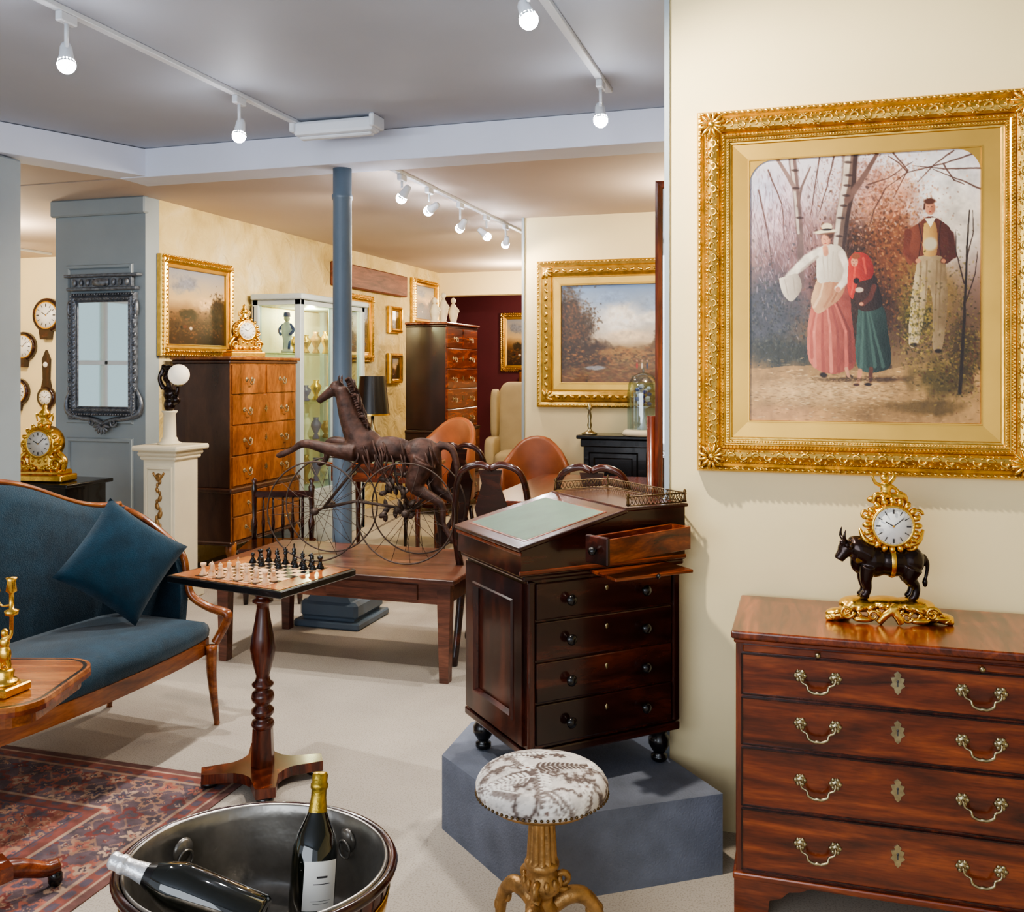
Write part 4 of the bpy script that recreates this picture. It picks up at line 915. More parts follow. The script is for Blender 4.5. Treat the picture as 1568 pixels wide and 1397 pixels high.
# ---------------------------------------------------------------- side table lower-left
def side_table():
    c=Wp(-1.52,2.56,0.0045); o=Obj('satinwood_side_table',c,R(17))
    def rr(w,d,r,n=8):
        P=[]
        for (sx,sy,a0) in((1,1,0),(-1,1,90),(-1,-1,180),(1,-1,270)):
            for k in range(n+1): a=R(a0+90*k/n); P.append((sx*(w/2-r)+r*math.cos(a),sy*(d/2-r)+r*math.sin(a)))
        return P
    o.plate(rr(.66,.42,.10),.016,'satin',(0,0,.645),plane='xy'); o.plate(rr(.665,.425,.105),.012,'mahog',(0,0,.634),plane='xy'); o.plate(rr(.61,.38,.08),.035,'satin',(0,0,.612),plane='xy'); o.plate(rr(.645,.405,.097),.008,'black',(0,0,.6492),plane='xy'); o.plate(rr(.625,.385,.09),.0082,'satin',(0,0,.6494),plane='xy')
    o.lathe([(.05,.12),(.06,.14),(.045,.17),(.032,.2),(.05,.26),(.055,.3),(.03,.36),(.026,.5),(.04,.56),(.06,.595)],'mahogz',seg=24)
    P=[]
    for k in range(4):
        a=R(45+90*k); b=R(90+90*k)
        P+=[(.16*math.cos(a-.3),.16*math.sin(a-.3)),(.16*math.cos(a+.3),.16*math.sin(a+.3)),(.09*math.cos(b),.09*math.sin(b))]
    o.plate(P,.04,'mahog',(0,0,.1),plane='xy')
    for k in range(4):
        a=R(45+90*k); c1,s1=math.cos(a),math.sin(a)
        o.tube([(.1*c1,.1*s1,.10),(.18*c1,.18*s1,.085),(.25*c1,.25*s1,.055),(.29*c1,.29*s1,.055)],[.03,.028,.022,.02],'mahog',8,sm=4)
        o.lathe([(.014,0),(.02,.01),(.02,.03),(.012,.045)],'black',(.28*c1,.28*s1,0),seg=12)
    o.finish()
    b=Wp(-1.315,2.47,.6585); s=Obj('gilt_figural_candlestick',b)
    s.box((0,0,.012),(.09,.09,.024),'gilt',.004); s.lathe([(.038,.024),(.03,.034),(.02,.04),(.024,.055),(.015,.065)],'gilt',seg=20)
    s.organic([('s',(0,0,.10),(.018,.014,.024)),('s',(0,0,.13),(.014,.012,.016)),('s',(0,0,.155),(.010,.010,.012)),('t',[(0,0,.13),(.02,0,.15),(.022,0,.175)],[.006,.005,.004]),('t',[(-.006,0,.09),(-.012,-.004,.06)],[.01,.006]),('t',[(.006,0,.09),(.012,.004,.06)],[.01,.006])],.003,'gilt',2)
    s.lathe([(.005,.165),(.005,.2),(.016,.205),(.018,.215),(.006,.22),(.006,.26),(.014,.265),(.010,.29),(.014,.30),(.0001,.302)],'gilt',(.022,0,0),seg=14); s.tube([(.022,0,.23),(-.01,0,.225),(-.03,0,.25)],[.003,.003,.003],'gilt',6,sm=4); s.lathe([(.008,0),(.012,.01),(.008,.03)],'gilt',(-.03,0,.25),seg=10)
    s.finish()
side_table()
# ---------------------------------------------------------------- low table
o=Obj('low_elm_table',(-2.24,4.57,0)); w,d=1.34,.74
o.box((0,0,.488),(w,d,.024),'brown',.004); 
for s in(-1,1):
    o.bb(-w/2+.05,w/2-.05,s*(d/2-.055)-.01,s*(d/2-.055)+.01,.37,.476,'brown',.002); o.bb(s*(w/2-.06)-.01,s*(w/2-.06)+.01,-d/2+.05,d/2-.05,.37,.476,'brown',.002)
    for t in(-1,1):
        P=[(-.035,.476),(.035,.476),(.022,0),(-.022,0)]
        o.plate(P,.052,'brown',(s*(w/2-.065),t*(d/2-.06),0))
o.bb(-.02,.47,-d/2+.032,-d/2+.048,.385,.462,'brown',.003)
o.finish()
# ---------------------------------------------------------------- horse sculpture
def horse():
    c=Wp(-.72,5.0,0.001); o=Obj('horse_sculpture_on_wheels',c,R(9))
    B=[('s',(-.06,0,1.09),(.105,.08,.095)),('s',(.08,0,1.075),(.13,.068,.068)),('s',(.25,0,1.05),(.108,.08,.088)),
     ('t',[(-.08,0,1.12),(-.13,0,1.22),(-.165,0,1.33),(-.185,0,1.395)],[.078,.058,.044,.034]),
     ('s',(-.205,0,1.400),(.040,.028,.034)),('t',[(-.21,0,1.395),(-.26,0,1.36),(-.300,0,1.33),(-.31,0,1.32)],[.032,.025,.018,.017]),('s',(-.245,0,1.37),(.026,.022,.028)),
     ('t',[(-.09,-.05,1.06),(-.22,-.055,1.075),(-.36,-.055,1.105),(-.43,-.055,1.07),(-.49,-.055,1.045)],[.052,.034,.023,.015,.019]),
     ('t',[(-.09,.05,1.06),(-.20,.055,1.10),(-.27,.055,1.10),(-.285,.055,1.01),(-.33,.055,.985)],[.052,.034,.023,.015,.017]),
     ('t',[(.28,-.055,1.02),(.23,-.06,.91),(.27,-.06,.86),(.37,-.06,.80),(.38,-.06,.70),(.43,-.06,.62)],[.070,.050,.032,.021,.014,.018]),
     ('t',[(.28,.055,1.02),(.30,.06,.92),(.33,.06,.86),(.42,.06,.79),(.40,.06,.70),(.36,.06,.64)],[.070,.050,.032,.021,.014,.018]),
     ('t',[(.34,0,1.10),(.41,0,1.08),(.44,0,.98),(.43,0,.9)],[.022,.02,.016,.007]),
     ('s',(-.50,-.055,1.04),(.022,.017,.016)),('s',(.44,-.06,.61),(.022,.017,.016))]
    for s in(-1,1): B.append(('t',[(-.19,s*.02,1.42),(-.185,s*.026,1.465)],[.012,.004]))
    o.organic(B,.008,'horse',2)
    for s in(-1,1): o.sph((-.232,s*.024,1.392),(.007,.004,.006),'black'); o.sph((-.306,s*.012,1.326),(.004,.003,.003),'black')
    rn=random.Random(3)
    for k in range(20):
        t=k/19; x=-.10-.085*t;z=1.19+.235*t; o.tube([(x+.03,0,z+.01),(x+.06,rn.uniform(-.03,.03),z+.02),(x+.08,rn.uniform(-.04,.04),z-.03)],[.010,.009,.003],'horse',5,sm=3)
    for k in range(24):
        x=rn.uniform(-.12,.32); z=1.13-rn.uniform(0,.08); o.tube([(x,-.06,z),(x+.02,-.080,z-.05),(x+rn.uniform(-.05,.07),-.070,z-.12)],[.004,.007,.003],'horse',5,sm=3)
    for k in range(40):
        x=.12+rn.uniform(-.08,.10);z=.95-rn.uniform(0,.24); o.sph((x,-.02+rn.uniform(-.05,.05),z),(.026,.010,.016),'steel',(rn.uniform(0,3),rn.uniform(0,3),0),6,4)
    def wheel(x,y,z,r):
        o.tube([(x+r*math.cos(2*pi*k/56),y,z+r*math.sin(2*pi*k/56)) for k in range(56)],.0042,'steel',6,closed=True)
        o.lathe([(.015,-.025),(.02,-.01),(.02,.01),(.015,.025)],'steel',(x,y,z),(R(90),0,0),seg=14)
        for k in range(16): a=2*pi*k/16+.1; o.tube([(x,y,z),(x+r*math.cos(a),y,z+r*math.sin(a))],.0013,'steel',4)
    wheel(-.28,-.13,.761,.256); wheel(-.28,.13,.761,.256); wheel(.20,-.14,.761,.256); wheel(.20,.14,.761,.256)
    o.tube([(-.28,-.14,.761),(-.28,.14,.761)],.008,'steel',8); o.tube([(.20,-.15,.761),(.20,.15,.761)],.008,'steel',8)
    o.tube([(-.28,0,.761),(-.1,0,.80),(.20,0,.761)],.008,'steel',8); o.tube([(-.28,0,.761),(-.15,0,.92),(-.06,0,1.02)],.008,'steel',8); o.tube([(.20,0,.761),(.12,0,.9),(.10,0,1.02)],.008,'steel',8); o.tube([(.20,0,.761),(.3,0,.85),(.27,0,.98)],.008,'steel',8)
    o.finish()
horse()
# ---------------------------------------------------------------- pedestal + lamp
PX,PY=-3.95,5.30
o=Obj('painted_pedestal',(PX,PY,0)); o.X=TRS((0,0,0),(0,0,0),(.82,.9,1))
o.box((0,0,.05),(.37,.34,.1),'marble',.008); o.box((0,0,.12),(.34,.31,.05),'marble',.012); o.box((0,0,.52),(.29,.27,.8),'marble',.004)
o.box((0,0,.925),(.33,.31,.03),'marble',.01); o.box((0,0,.95),(.36,.34,.03),'marble',.012); o.box((0,0,.985),(.42,.39,.035),'marble',.01)
X0=o.X.copy(); o.X=X0@TRS((0,-.135,.52)); o.frame(.25,.70,[(0,0),(.004,.01),(.016,.01),(.02,.002)],'marble'); o.X=X0
o.lathe([(.022,0),(.028,.006),(.014,.01)],'antgold',(0,-.135,.80),(R(90),0,0),seg=16); o.tube([(-.05,-.14,.83),(-.02,-.14,.80),(0,-.14,.815),(.02,-.14,.80),(.05,-.14,.83)],.008,'antgold',6,sm=4)
for k in range(9):
    z=.77-.052*k; s=1-abs(k-4)*.11; o.sph((.012*(-1)**k,-.14,z),(.022*s,.008,.03*s),'antgold',(0,.5*(-1)**k,0),8,5); o.sph((-.018*s*(-1)**k,-.14,z-.02),(.012,.007,.016),'antgold',(0,0,0),7,4)
for k in range(7): o.sph((-.15,-.05,.8-.045*k),(.008,.02,.022),'antgold',(0,0,0),7,4)
o.finish()
def figlamp():
    o=Obj('figural_lamp',(PX-.01,PY,1.003),0)
    o.lathe([(.075,0),(.075,.012),(.055,.02),(.05,.04),(.042,.05),(.038,.20),(.048,.21),(.05,.22)],'marble',seg=20)
    o.organic([('s',(0,0,.26),(.04,.032,.05)),('s',(0,0,.33),(.045,.032,.045)),('t',[(-.0,0,.36),(-.01,0,.41)],[.02,.017]),('s',(-.014,-.006,.44),(.03,.032,.038)),('s',(-.014,-.038,.437),(.008,.008,.007)),
      ('s',(-.014,.006,.462),(.034,.032,.026)),('t',[(-.045,0,.36),(-.07,-.01,.43),(-.05,0,.50)],[.018,.014,.012]),('t',[(.04,0,.35),(.07,-.02,.33),(.08,-.02,.38)],[.018,.014,.012]),('s',(-.045,0,.51),(.018,.015,.016)),
      ('s',(0,.0,.50),(.05,.022,.02)),('s',(.05,0,.29),(.03,.03,.03))],.0065,'bronze',3)
    o.sph((.085,-.02,.455),.068,'globe',(0,0,0),24,16); o.lathe([(.02,.38),(.03,.39),(.02,.40)],'brass',(.085,-.02,0),seg=12)
    o.finish()
figlamp()
# ---------------------------------------------------------------- silver mirror
def silver_mirror():
    o=Obj('silvered_wall_mirror',(-4.80,5.698,1.60),0); w,h=.56,.88
    o.box((0,-.01,0),(w-.04,.018,h-.04),'silver'); o.frame(w,h,[(0,0),(.0,.03),(.012,.042),(.02,.03),(.035,.045),(.05,.04),(.053,.028),(.062,.032),(.068,.02)],'silver')
    o.box((0,-.022,0),(w-.13,.004,h-.13),'mirror')
    for (x,z,a,i) in o.around(w,h,.010,.022): o.sph((x,-.042,z),(.008,.008,.008),'silver',(0,0,0),6,4)
    for (x,z,a,i) in o.around(w,h,.042,.03): o.sph((x,-.044,z),(.014,.006,.006),'silver',(0,-a+.5,0),6,4)
    o.box((0,-.03,.47),(w+.04,.05,.025),'silver',.006); o.box((0,-.03,.515),(w-.04,.03,.08),'silver',.004); o.box((0,-.03,.565),(w+.08,.06,.022),'silver',.006)
    for k in range(9): o.sph(((k-4)*.056,-.05,.515),(.016,.012,.026),'silver'); 
    o.sph((0,-.055,.515),(.07,.015,.030),'silver')
    for s in(-1,1):
        o.tube([(s*.28,-.02,-.25),(s*.32,-.02,-.34),(s*.30,-.02,-.42),(s*.20,-.02,-.455),(s*.08,-.02,-.47),(0,-.02,-.50)],[.010,.016,.024,.02,.018,.022],'silver',8,sm=5)
        scroll(o,(s*.27,-.03,-.43),.035,1.3,s,'silver',.012); scroll(o,(s*.09,-.03,-.49),.03,1.3,-s,'silver',.010); o.sph((s*.29,-.03,.33),(.016,.02,.06),'silver')
        for k in range(9): o.sph((s*(.285),-.042,-.25+.065*k),(.009,.01,.022),'silver',(0,0,0),7,5)
    for k in range(7): a=R(-90+(k-3)*24); o.sph((.045*math.cos(a),-.04,-.50+.045*math.sin(a)),(.032,.012,.011),'silver',(0,-a,0),8,5)
    o.finish()
silver_mirror()
# ---------------------------------------------------------------- tall chests
def tallboy(name,loc,w,d,h,zsplit,rows_lo,rows_up,front,side,feet=.14,rz=R(90)):
    o=Obj(name,loc,rz); hw=w/2
    o.bb(-hw-.02,hw+.02,-.02,d,feet,zsplit,side,.003); o.bb(-hw-.035,hw+.035,-.035,d,zsplit-.015,zsplit+.02,side,.01,2); o.bb(-hw,hw,0,d,zsplit+.02,h-.05,side,.003)
    o.bb(-hw-.015,hw+.015,-.015,d,h-.05,h-.025,side,.008,2); o.bb(-hw-.03,hw+.03,-.03,d,h-.025,h,front,.008,2)
    o.bb(-hw-.03,hw+.03,-.03,d,feet-.01,feet+.02,side,.008)
    o.bb(-hw-.019,hw+.019,-.024,0,feet+.02,zsplit-.015,front); o.bb(-hw+.001,hw-.001,-.004,0.01,zsplit+.02,h-.05,front)
    def rows(z0,z1,n,split,ww,yf):
        H=(z1-z0)/n
        for i in range(n):
            a,b=z0+i*H+.005,z0+(i+1)*H-.005
            if split and i==n-1:
                for s in(-1,1):
                    o.box((s*ww/4,yf,(a+b)/2),(ww/2-.03,.014,b-a),front,.003); bail(o,s*ww/4,yf-.008,(a+b)/2,.07)
            else:
                o.box((0,yf,(a+b)/2),(ww-.04,.014,b-a),front,.003)
                for s in(-1,1): bail(o,s*ww*.28,yf-.008,(a+b)/2,.08)
                escut(o,0,yf-.007,(a+b)/2)
    rows(feet+.02,zsplit-.015,rows_lo,True,2*hw+.04,-.028); rows(zsplit+.025,h-.055,rows_up,True,2*hw,-.008)
    for s in(-1,1):
        for yy in(.03,d-.04):
            o.tube([(s*(hw-.03),yy-.02,feet),(s*(hw-.01),yy-.035,feet*.75),(s*(hw-.03),yy-.02,feet*.3),(s*(hw-.02),yy-.03,0)],[.045,.04,.018,.03],front,8,sm=4)
    return o.finish()
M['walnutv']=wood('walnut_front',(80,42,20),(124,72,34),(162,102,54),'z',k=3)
M['wside']=wood('walnut_shaded_side',(54,32,24),(68,42,32),(84,54,40),'z',k=3,st=.3)  # side faces: walnut darkened in colour to stand for shade beside the lit front
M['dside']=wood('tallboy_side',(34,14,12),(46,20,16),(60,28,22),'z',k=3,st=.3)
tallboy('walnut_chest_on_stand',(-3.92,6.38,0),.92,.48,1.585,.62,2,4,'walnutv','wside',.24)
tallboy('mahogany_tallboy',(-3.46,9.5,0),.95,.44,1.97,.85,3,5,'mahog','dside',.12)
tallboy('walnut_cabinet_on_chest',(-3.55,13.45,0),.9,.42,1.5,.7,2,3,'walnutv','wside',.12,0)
gilt_clock('gilt_bracket_clock',(-4.12,6.42,1.587),R(60),.95)
gilt_clock('gilt_mantel_clock',(-4.42,4.72,.8135),R(8),1.1)
o=Obj('ebonised_side_cabinet',(-4.40,4.80,0)); o.box((0,0,.42),(.44,.34,.76),'black',.006); o.box((0,0,.80),(.50,.40,.024),'black',.006,seg=2); o.box((0,0,.04),(.48,.38,.08),'black',.008)
o.X=TRS((0,-.17,.43)); o.frame(.34,.60,[(0,0),(.01,.014),(.03,.014),(.04,.002)],'black'); o.X=Matrix.Identity(4); o.sph((.13,-.185,.45),.012,'brass'); o.finish()
o=Obj('porcelain_figurines',(-3.65,9.5,1.971))
for (yy,hh) in((-.3,.26),(-.05,.34),(.25,.30)):
    o.lathe([(.05,0),(.05,.02),(.03,.03),(.045,.3*hh),(.055,.45*hh),(.03,.7*hh),(.015,.78*hh)],'marble',(0,yy,0),seg=16); o.sph((0,yy,.88*hh),(.028,.028,.034),'marble'); o.tube([(.03,yy,.62*hh),(.06,yy,.5*hh),(.03,yy-.02,.42*hh)],[.014,.012,.01],'marble',6,sm=3)
o.finish()
# ---------------------------------------------------------------- glazed display cabinet
M['cabp']=plain('cabinet_pale_paint',(170,182,188),.45,var=.05)
def vitrine():
    o=Obj('glazed_display_cabinet',(-4.42,7.6,0)); x0,x1,y0,y1=0,.46,-.6,.6; H=2.12
    for x in(x0+.03,x1-.03):
        for y in(y0+.03,y1-.03): o.box((x,y,H/2),(.06,.06,H),'cabp',.006)
    o.box((x1-.03,0,H/2),(.05,.05,H),'cabp',.006)
    o.bb(x0,x1,y0,y1,0,.12,'cabp',.006); o.bb(x0,x1,y0,y1,.42,.47,'cabp',.004); o.bb(x0,x1,y0,y1,.12,.42,'cabp')
    o.bb(x0-.0,x1+.03,y0-.03,y1+.03,H-.05,H,'cabp',.012,2); o.bb(x0,x1,y0,y1,H-.09,H-.05,'cabp'); o.bb(x0,x0+.02,y0,y1,.4,H-.1,'marble')
    for z in(.85,1.2,1.62): o.bb(x0+.02,x1-.05,y0+.04,y1-.04,z,z+.012,'pane')
    o.bb(x1-.035,x1-.03,y0+.06,y1-.06,.47,H-.09,'pane'); o.bb(x0+.06,x1-.06,y0+.028,y0+.032,.47,H-.09,'pane')
    rn=random.Random(5)
    for z in(.482,.862,1.212,1.632):
        for k in range(6):
            y=y0+.14+k*.185; h=rn.uniform(.12,.26)
            if z>1.6 and k==0:
                o.lathe([(.05,0),(.05,.02),(.03,.03),(.03,.08),(.045,.16),(.048,.22),(.02,.26)],'white',(.25,y,z),seg=18); o.sph((.25,y,z+.29),(.026,.026,.032),'marble'); o.lathe([(.04,.305),(.03,.31),(.026,.34),(.0001,.345)],'china',(.25,y,z),seg=14)
                for s in(-1,1): o.tube([(.25+s*.03,y,z+.24),(.25+s*.07,y-.01,z+.19),(.25+s*.04,y-.03,z+.15)],[.014,.013,.011],'china',7,sm=3); o.tube([(.25+s*.016,y,z+.14),(.25+s*.02,y-.01,z+.02)],[.02,.014],'china',7)
                continue
            m=rn.choice(['white','gilt','white','marble','china','antgold'])
            o.lathe([(.03,0),(.035,.01),(.015,.25*h),(.045,.55*h),(.05,.7*h),(.02,.9*h),(.03,h)],m,(.22,y,z),seg=14)
    return o.finish()
vitrine()
# ---------------------------------------------------------------- chairs
def dining_chair(loc,rz,m='dark',s=1):
    o=Obj('dining_chair',loc,rz)
    for sx in(-1,1):
        o.tube([(sx*.21,-.20,.42),(sx*.235,-.225,.33),(sx*.215,-.205,.14),(sx*.235,-.235,.02),(sx*.235,-.24,0)],[.032,.03,.015,.022,.02],m,8,sm=4)
        o.tube([(sx*.19,.26,0),(sx*.175,.21,.25),(sx*.17,.19,.44),(sx*.19,.23,.65),(sx*.185,.25,.85),(sx*.15,.27,.98),(sx*.06,.275,1.02),(0,.275,1.0)],[.018,.02,.022,.017,.017,.017,.018,.018],m,8,sm=4)
    for y in(-.2,.19): o.box((0,y,.41),(.40,.025,.06),m,.004)
    for sx in(-1,1): o.box((sx*.195,0,.41),(.025,.40,.06),m,.004)
    P=[(.035,.45),(.05,.50),(.03,.56),(.06,.68),(.085,.80),(.06,.88),(.045,.93),(.06,1.0)]
    o.plate([(a,b-.45) for a,b in P]+[(-a,b-.45) for a,b in P[::-1]],.014,m,(0,.195,.45),(R(-8),0,0)); o.box((0,.19,.44),(.34,.03,.05),m,.004)
    o.cush((0,-.01,.45),(.40,.40,.07),'leather',e=.4); o.finish()
def armchair(name,loc,rz,h=1.0,m='leather',sc=1.0):
    o=Obj(name,loc,rz); o.X=TRS((0,0,0),(0,0,0),(sc,sc,1))
    o.cush((0,-.02,.44),(.54,.52,.14),m,e=.35); 
    n=16;vs=[];fs=[]
    for i in range(n+1):
        a=-pi/2*1.05+pi*1.05*i/n; c,s=math.sin(a),math.cos(a); top=h-.22*abs(c)**2.5
        for (r,z) in((.24,.42),(.25,.6),(.255,top-.03),(.28,top),(.31,top-.02),(.30,.42)): vs.append((r*c*1.08,r*s+.02,z))
    for i in range(n):
        for k in range(6): l=(k+1)%6; fs.append((i*6+k,(i+1)*6+k,(i+1)*6+l,i*6+l))
    fs.append(tuple(range(6))); fs.append(tuple(n*6+k for k in range(6))[::-1]); o.add(vs,fs,m,True)
    o.box((0,0,.37),(.5,.48,.05),'dark',.01)
    for sx in(-1,1):
        o.tube([(sx*.23,-.21,.36),(sx*.235,-.22,.0)],[.024,.014],'dark',8); o.tube([(sx*.2,.2,.36),(sx*.22,.27,0)],[.022,.014],'dark',8)
        o.tube([(sx*.31,.08,.68),(sx*.32,-.12,.67),(sx*.31,-.22,.64),(sx*.28,-.2,.40)],[.018,.02,.02,.016],'dark',8,sm=4)
    o.finish()
dining_chair((-2.03,5.88,0),R(172)); dining_chair((-.98,4.80,0),R(180)); dining_chair((-1.52,4.78,0),R(186))
armchair('leather_desk_chair',(-2.93,7.5,0),R(-20),1.08,sc=.9); armchair('leather_tub_chair',(-1.93,6.86,0),R(8),.98,sc=.82)
def wing(loc,rz):
    o=Obj('wing_armchair',loc,rz); o.X=TRS((0,0,0),(0,0,0),(1,1,1.12))
    o.cush((0,-.05,.42),(.58,.6,.2),'cream2',e=.3); o.cush((0,.25,.78),(.62,.16,.85),'cream2',(R(-8),0,0),e=.3)
    for s in(-1,1): o.cush((s*.33,0,.5),(.13,.62,.32),'cream2',e=.35); o.cush((s*.32,.14,.88),(.09,.32,.5),'cream2',e=.4); o.tube([(s*.26,-.28,.35),(s*.27,-.3,0)],[.03,.018],'dark',8); o.tube([(s*.26,.28,.35),(s*.27,.34,0)],[.03,.018],'dark',8)
    o.finish()
wing((-3.0,10.2,0),R(10))
o=Obj('mahogany_dining_table',(-1.22,5.85,0)); 
o.box((0,0,.735),(1.1,1.4,.03),'mahogy',.01,seg=3); o.box((0,0,.69),(.92,1.2,.06),'mahog',.003)
for s in(-1,1):
    for t in(-1,1): o.lathe([(.02,0),(.03,.03),(.02,.08),(.03,.3),(.045,.55),(.03,.6),(.045,.62),(.045,.7)],'mahogz',(s*.42,t*.55,0),seg=20)
o.finish()
o=Obj('writing_desk',(-3.12,6.85,0)); o.box((0,0,.76),(.80,.5,.03),'mahog',.006); o.box((0,0,.69),(.74,.44,.12),'mahog',.003); o.box((0,0,.777),(.66,.38,.003),'green')
for s in(-1,1):
    bail(o,s*.2,-.222,.70,.07)
    for t in(-1,1): o.tube([(s*.34,t*.19,.65),(s*.34,t*.19,0)],[.026,.014],'mahogz',8)
o.finish()
o=Obj('table_lamp',(-3.22,6.80,.7790)); o.lathe([(.075,0),(.075,.015),(.03,.03),(.02,.06),(.045,.14),(.05,.2),(.02,.27),(.012,.3),(.012,.40)],'brass',seg=20); o.lathe([(.135,.36),(.10,.66)],'black',seg=28,cap=False); o.lathe([(.137,.355),(.137,.368)],'gilt',seg=28,cap=False); o.lathe([(.0001,.655),(.10,.66)],'black',seg=28,cap=False); o.finish()
o=Obj('black_console_cabinet',(-1.16,7.255,0)); o.box((0,0,.975),(1.00,.32,.03),'black',.008,seg=2); o.box((0,0,.93),(.94,.28,.06),'black',.008); o.box((0,.01,.5),(.9,.25,.82),'black',.004); o.box((0,0,.05),(.96,.29,.10),'black',.008)
for s in(-1,1):
    o.X=TRS((s*.22,-.115,.5)); o.frame(.38,.72,[(0,0),(.01,.014),(.04,.014),(.05,.003)],'black'); o.X=Matrix.Identity(4); o.sph((s*.07,-.135,.52),.012,'brass')
o.finish()
o=Obj('brass_candlestick',(-1.58,7.22,.991)); o.lathe([(.06,0),(.06,.01),(.03,.02),(.012,.04),(.02,.07),(.012,.1),(.018,.14),(.01,.18),(.025,.2),(.016,.21),(.016,.235)],'brass',seg=18); o.finish()
o=Obj('glass_dome_with_ornament',(-1.16,7.20,.991)); o.lathe([(.15,0),(.16,.012),(.15,.035),(.13,.045)],'marble',seg=28); o.lathe([(.12,.045),(.122,.32),(.11,.40),(.08,.45),(.03,.475),(.0001,.48)],'dome',seg=28,cap=False); o.lathe([(.0001,.478),(.012,.49),(.008,.51),(.0001,.515)],'dome',seg=12,cap=False)
o.lathe([(.05,.045),(.02,.08),(.015,.2),(.05,.22)],'white',seg=14)
for k in range(16): a=k*2.4; o.sph((.045*math.cos(a),.045*math.sin(a),.24+.009*k),(.02,.02,.016),'white' if k%2 else 'china',(0,0,0),7,5)
o.finish()
o=Obj('tall_mahogany_cheval_mirror',(-.27,4.0,0)); 
o.X=TRS((0,0,1.30)); o.frame(.64,1.96,[(0,-.03),(0,.03),(.012,.036),(.028,.03),(.034,.01)],'mahogz'); o.box((0,0,0),(.60,.03,1.92),'mahogz'); o.box((0,-.018,0),(.58,.004,1.9),'mirror'); o.X=Matrix.Identity(4)
for s in(-1,1): o.tube([(s*.34,0,.12),(s*.34,0,1.3)],.02,'mahogz',10); o.tube([(s*.33,-.28,.0),(s*.33,-.15,.06),(s*.33,0,.14),(s*.33,.15,.06),(s*.33,.28,0)],[.02,.02,.03,.02,.02],'mahogz',8,sm=4)
o.tube([(-.33,0,.2),(.33,0,.2)],.016,'mahogz',8); o.finish()
def wall_clock(loc,r):
    o=Obj('wall_clock',loc); o.lathe([(r*1.35,0),(r*1.35,.04),(r*1.2,.06),(r*1.05,.04)],'dark',rot=(R(90),0,0),seg=32); dial(o,(0,-.035,0),r*.95,ring='gilt'); o.plate([(-r*.35,-r*1.9),(r*.35,-r*1.9),(r*.5,-r*1.1),(-r*.5,-r*1.1)],.08,'dark',(0,-.04,0)); o.finish()
wall_clock((-8.22,8.498,1.74),.12); wall_clock((-7.90,8.498,2.08),.14); wall_clock((-8.30,8.498,1.24),.11)
o=Obj('banjo_barometer',(-7.92,8.497,1.18)); o.lathe([(.12,0),(.12,.03),(.10,.04)],'darkz',rot=(R(90),0,0),seg=28); o.plate([(-.07,.08),(.07,.08),(.04,.2),(.05,.42),(.0,.52),(-.05,.42),(-.04,.2)][::-1],.03,'darkz',(0,-.015,0)); dial(o,(0,-.03,0),.075,ring='brass'); o.lathe([(.03,0),(.03,.005)],'white',(0,-.03,.36),(R(90),0,0),seg=16); o.plate([(-.06,-.08),(.06,-.08),(.03,-.18),(-.03,-.18)][::-1],.03,'darkz',(0,-.015,0)); o.finish()
def spindle(loc,rz):
    o=Obj('spindle_back_chair',loc,rz); o.X=TRS((0,0,0),(0,0,0),(1,1,.78))
    o.box((0,0,.44),(.44,.42,.035),'dark',.012)
    for sx in(-1,1):
        for sy in(-1,1): o.lathe([(.014,0),(.02,.1),(.015,.14),(.022,.2),(.018,.42)],'dark',(sx*.17,sy*.16,0),seg=12)
        o.lathe([(.016,.45),(.022,.6),(.014,.64),(.018,.85),(.022,.9),(.010,.93),(.02,.96),(.0001,.985)],'dark',(sx*.19,.18,0),seg=12)
    for k in range(5): o.lathe([(.007,.46),(.013,.6),(.007,.7),(.007,.82)],'dark',((k-2)*.065,.18,0),seg=8)
    o.box((0,.18,.84),(.38,.025,.06),'dark',.008); o.tube([(-.17,-.16,.2),(.17,-.16,.2)],.011,'dark',8); o.finish()
spindle((-3.28,5.50,0),R(20))
# ---------------------------------------------------------------- lights
def area(name,loc,rot,sx,sy,p,col,parent=None):
    l=bpy.data.lights.new(name,'AREA'); l.shape='RECTANGLE'; l.size=sx; l.size_y=sy; l.energy=p; l.color=col
    ob=bpy.data.objects.new(name,l); ob.location=loc; ob.rotation_euler=rot; bpy.context.scene.collection.objects.link(ob)
def spotl(loc,aim,p,col,ang,parent,r=.03,bl=.6):
    l=bpy.data.lights.new('spot_bulb','SPOT'); l.energy=p; l.color=col; l.spot_size=R(ang); l.spot_blend=bl; l.shadow_soft_size=r
    ob=bpy.data.objects.new('spot_bulb',l); ob.location=loc; d=Vector(aim)-Vector(loc); ob.rotation_euler=d.to_track_quat('-Z','Y').to_euler()
    bpy.context.scene.collection.objects.link(ob); ob.parent=parent
def track(name,u,v0,v1,z,heads,mat='wht2'):
    o=Obj(name); o.bb(u-.018,u+.018,v0,v1,z-.022,z,mat,.003); L=[]
    for (hv,hz,aim,p,col,ang) in heads:
        A=Vector(aim); P=Vector((u,hv,hz)); d=(A-P).normalized()
        o.box((u,hv,z-.04),(.03,.09,.04),mat,.005); o.tube([(u,hv,z-.05),(u,hv,hz+.06)],.008,mat,8)
        q=Vector((0,0,1)).rotation_difference(-d); o.X=TRS(P)@q.to_matrix().to_4x4()
        o.lathe([(.0001,.085),(.016,.085),(.022,.07),(.026,.03),(.034,0),(.034,-.006)],mat,seg=20,cap=False); o.sph((0,0,-.004),(.034,.034,.036),'bulb',(0,0,0),16,10); o.X=Matrix.Identity(4)
        L.append((tuple(P+d*.06),aim,p,col,ang))
    ob=o.finish()
    for (a,b,p,c,g) in L: spotl(a,b,p,c,g,ob)
cool=(1,.94,.86); warm=(1,.83,.6)
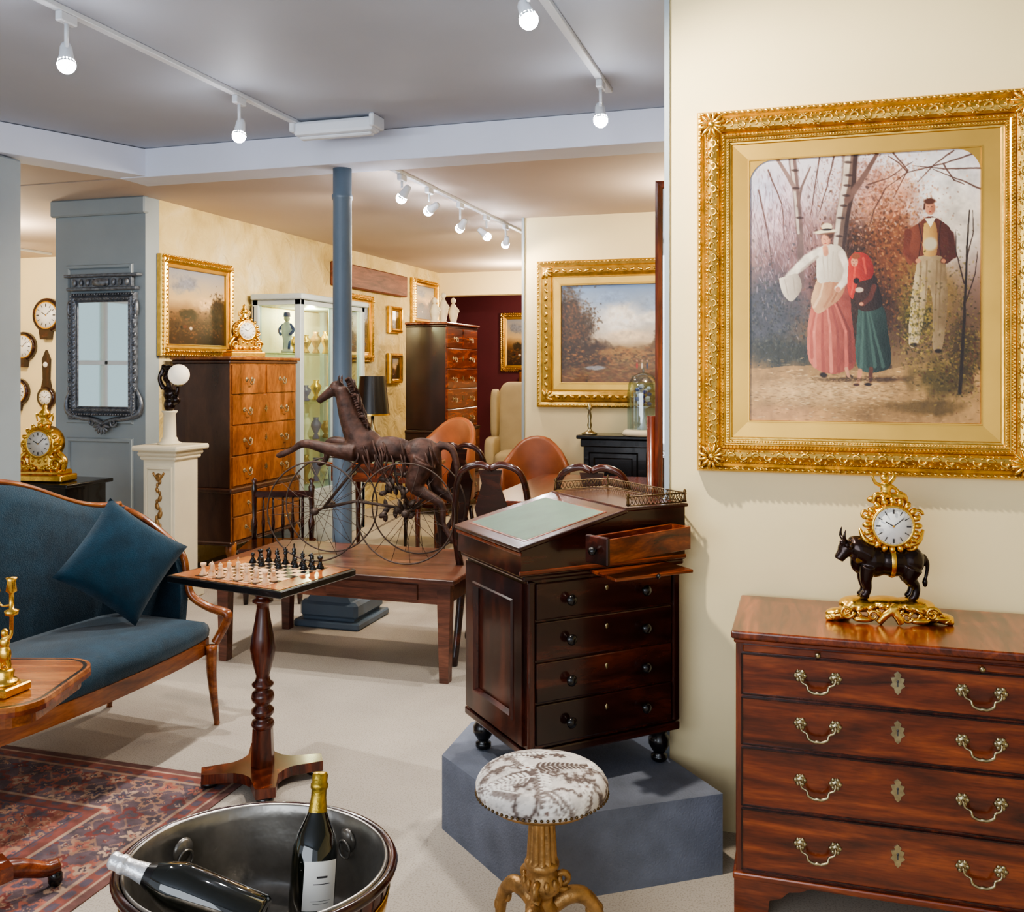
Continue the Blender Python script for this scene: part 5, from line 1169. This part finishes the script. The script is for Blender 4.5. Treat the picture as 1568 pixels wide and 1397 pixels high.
track('track_light_rail',-2.68,1.6,4.72,2.87,[(2.97,2.66,(-2.2,2.5,.4),85,cool,135),(4.13,2.66,(-2.6,3.5,.3),75,cool,130)])
track('track_light_rail',-.91,2.0,4.6,2.87,[(3.17,2.71,(.0,2.2,.6),85,cool,150),(4.40,2.67,(-.6,3.6,.3),65,cool,125),(2.30,2.70,(.25,3.1,1.5),125,(1,.89,.72),100)])
track('track_light_rail',-2.38,5.3,8.3,2.72,[(5.45,2.56,(-3.6,5.6,.9),70,warm,125),(5.9,2.55,(-4.3,6.5,1.6),110,warm,90),(6.5,2.52,(-3.9,7.6,1.2),85,warm,110),(7.1,2.54,(-1.4,7.4,1.6),32,warm,110),(7.6,2.54,(-3.4,9.5,1.2),90,warm,120)])
track('track_light_rail',-7.6,4.5,8.2,2.72,[(6.6,2.55,(-8.0,8.5,1.5),80,warm,130)])
o=Obj('ceiling_heater_unit'); o.box((-2.45,4.72,2.82),(.48,.11,.08),'wht2',.02,seg=2); o.box((-2.45,4.72,2.776),(.44,.05,.02),'wht2',.008)
for s in(-1,1): o.box((-2.45+s*.24,4.72,2.835),(.03,.14,.07),'wht2',.006)
o.finish()
for (n,loc,p,c,r) in(('far_room_fill',(-3.2,10.6,2.4),45,warm,.1),('crimson_room_fill',(-3.2,12.8,2.3),60,warm,.1),('back_room_fill',(-.6,6.3,2.5),40,warm,.15),('left_room_fill',(-6.5,6.3,2.4),60,warm,.12),('assumed_cabinet_lamp',(-4.2,7.6,1.98),18,(1,.85,.5),.03)):  # room fills are unseen lights added to brighten the enclosed rooms; cabinet lamp assumed
    l=bpy.data.lights.new(n,'POINT'); l.energy=p; l.color=c; l.shadow_soft_size=r; ob=bpy.data.objects.new(n,l); ob.location=loc; bpy.context.scene.collection.objects.link(ob)
area('assumed_daylight_area',(-2.2,-2.2,1.7),(R(90),0,0),4.5,2.0,95,(.86,.93,1))  # unseen area light added as assumed daylight behind the camera; no window built
w=bpy.data.worlds.new('world'); bpy.context.scene.world=w; w.use_nodes=True
bg=w.node_tree.nodes['Background']; bg.inputs[0].default_value=(.82,.89,1,1); bg.inputs[1].default_value=.8
# ---------------------------------------------------------------- camera
cam=bpy.data.cameras.new('camera'); co=bpy.data.objects.new('camera',cam); bpy.context.scene.collection.objects.link(co)
co.location=(0,0,1.5); co.rotation_euler=(R(90),0,TH); cam.sensor_width=36; cam.lens=36*1900/2042; cam.shift_y=-175/2042
bpy.context.scene.camera=co
vs=bpy.context.scene.view_settings
vs.view_transform='AgX'
try: vs.look='AgX - Medium High Contrast'
except Exception: pass
vs.exposure=.38
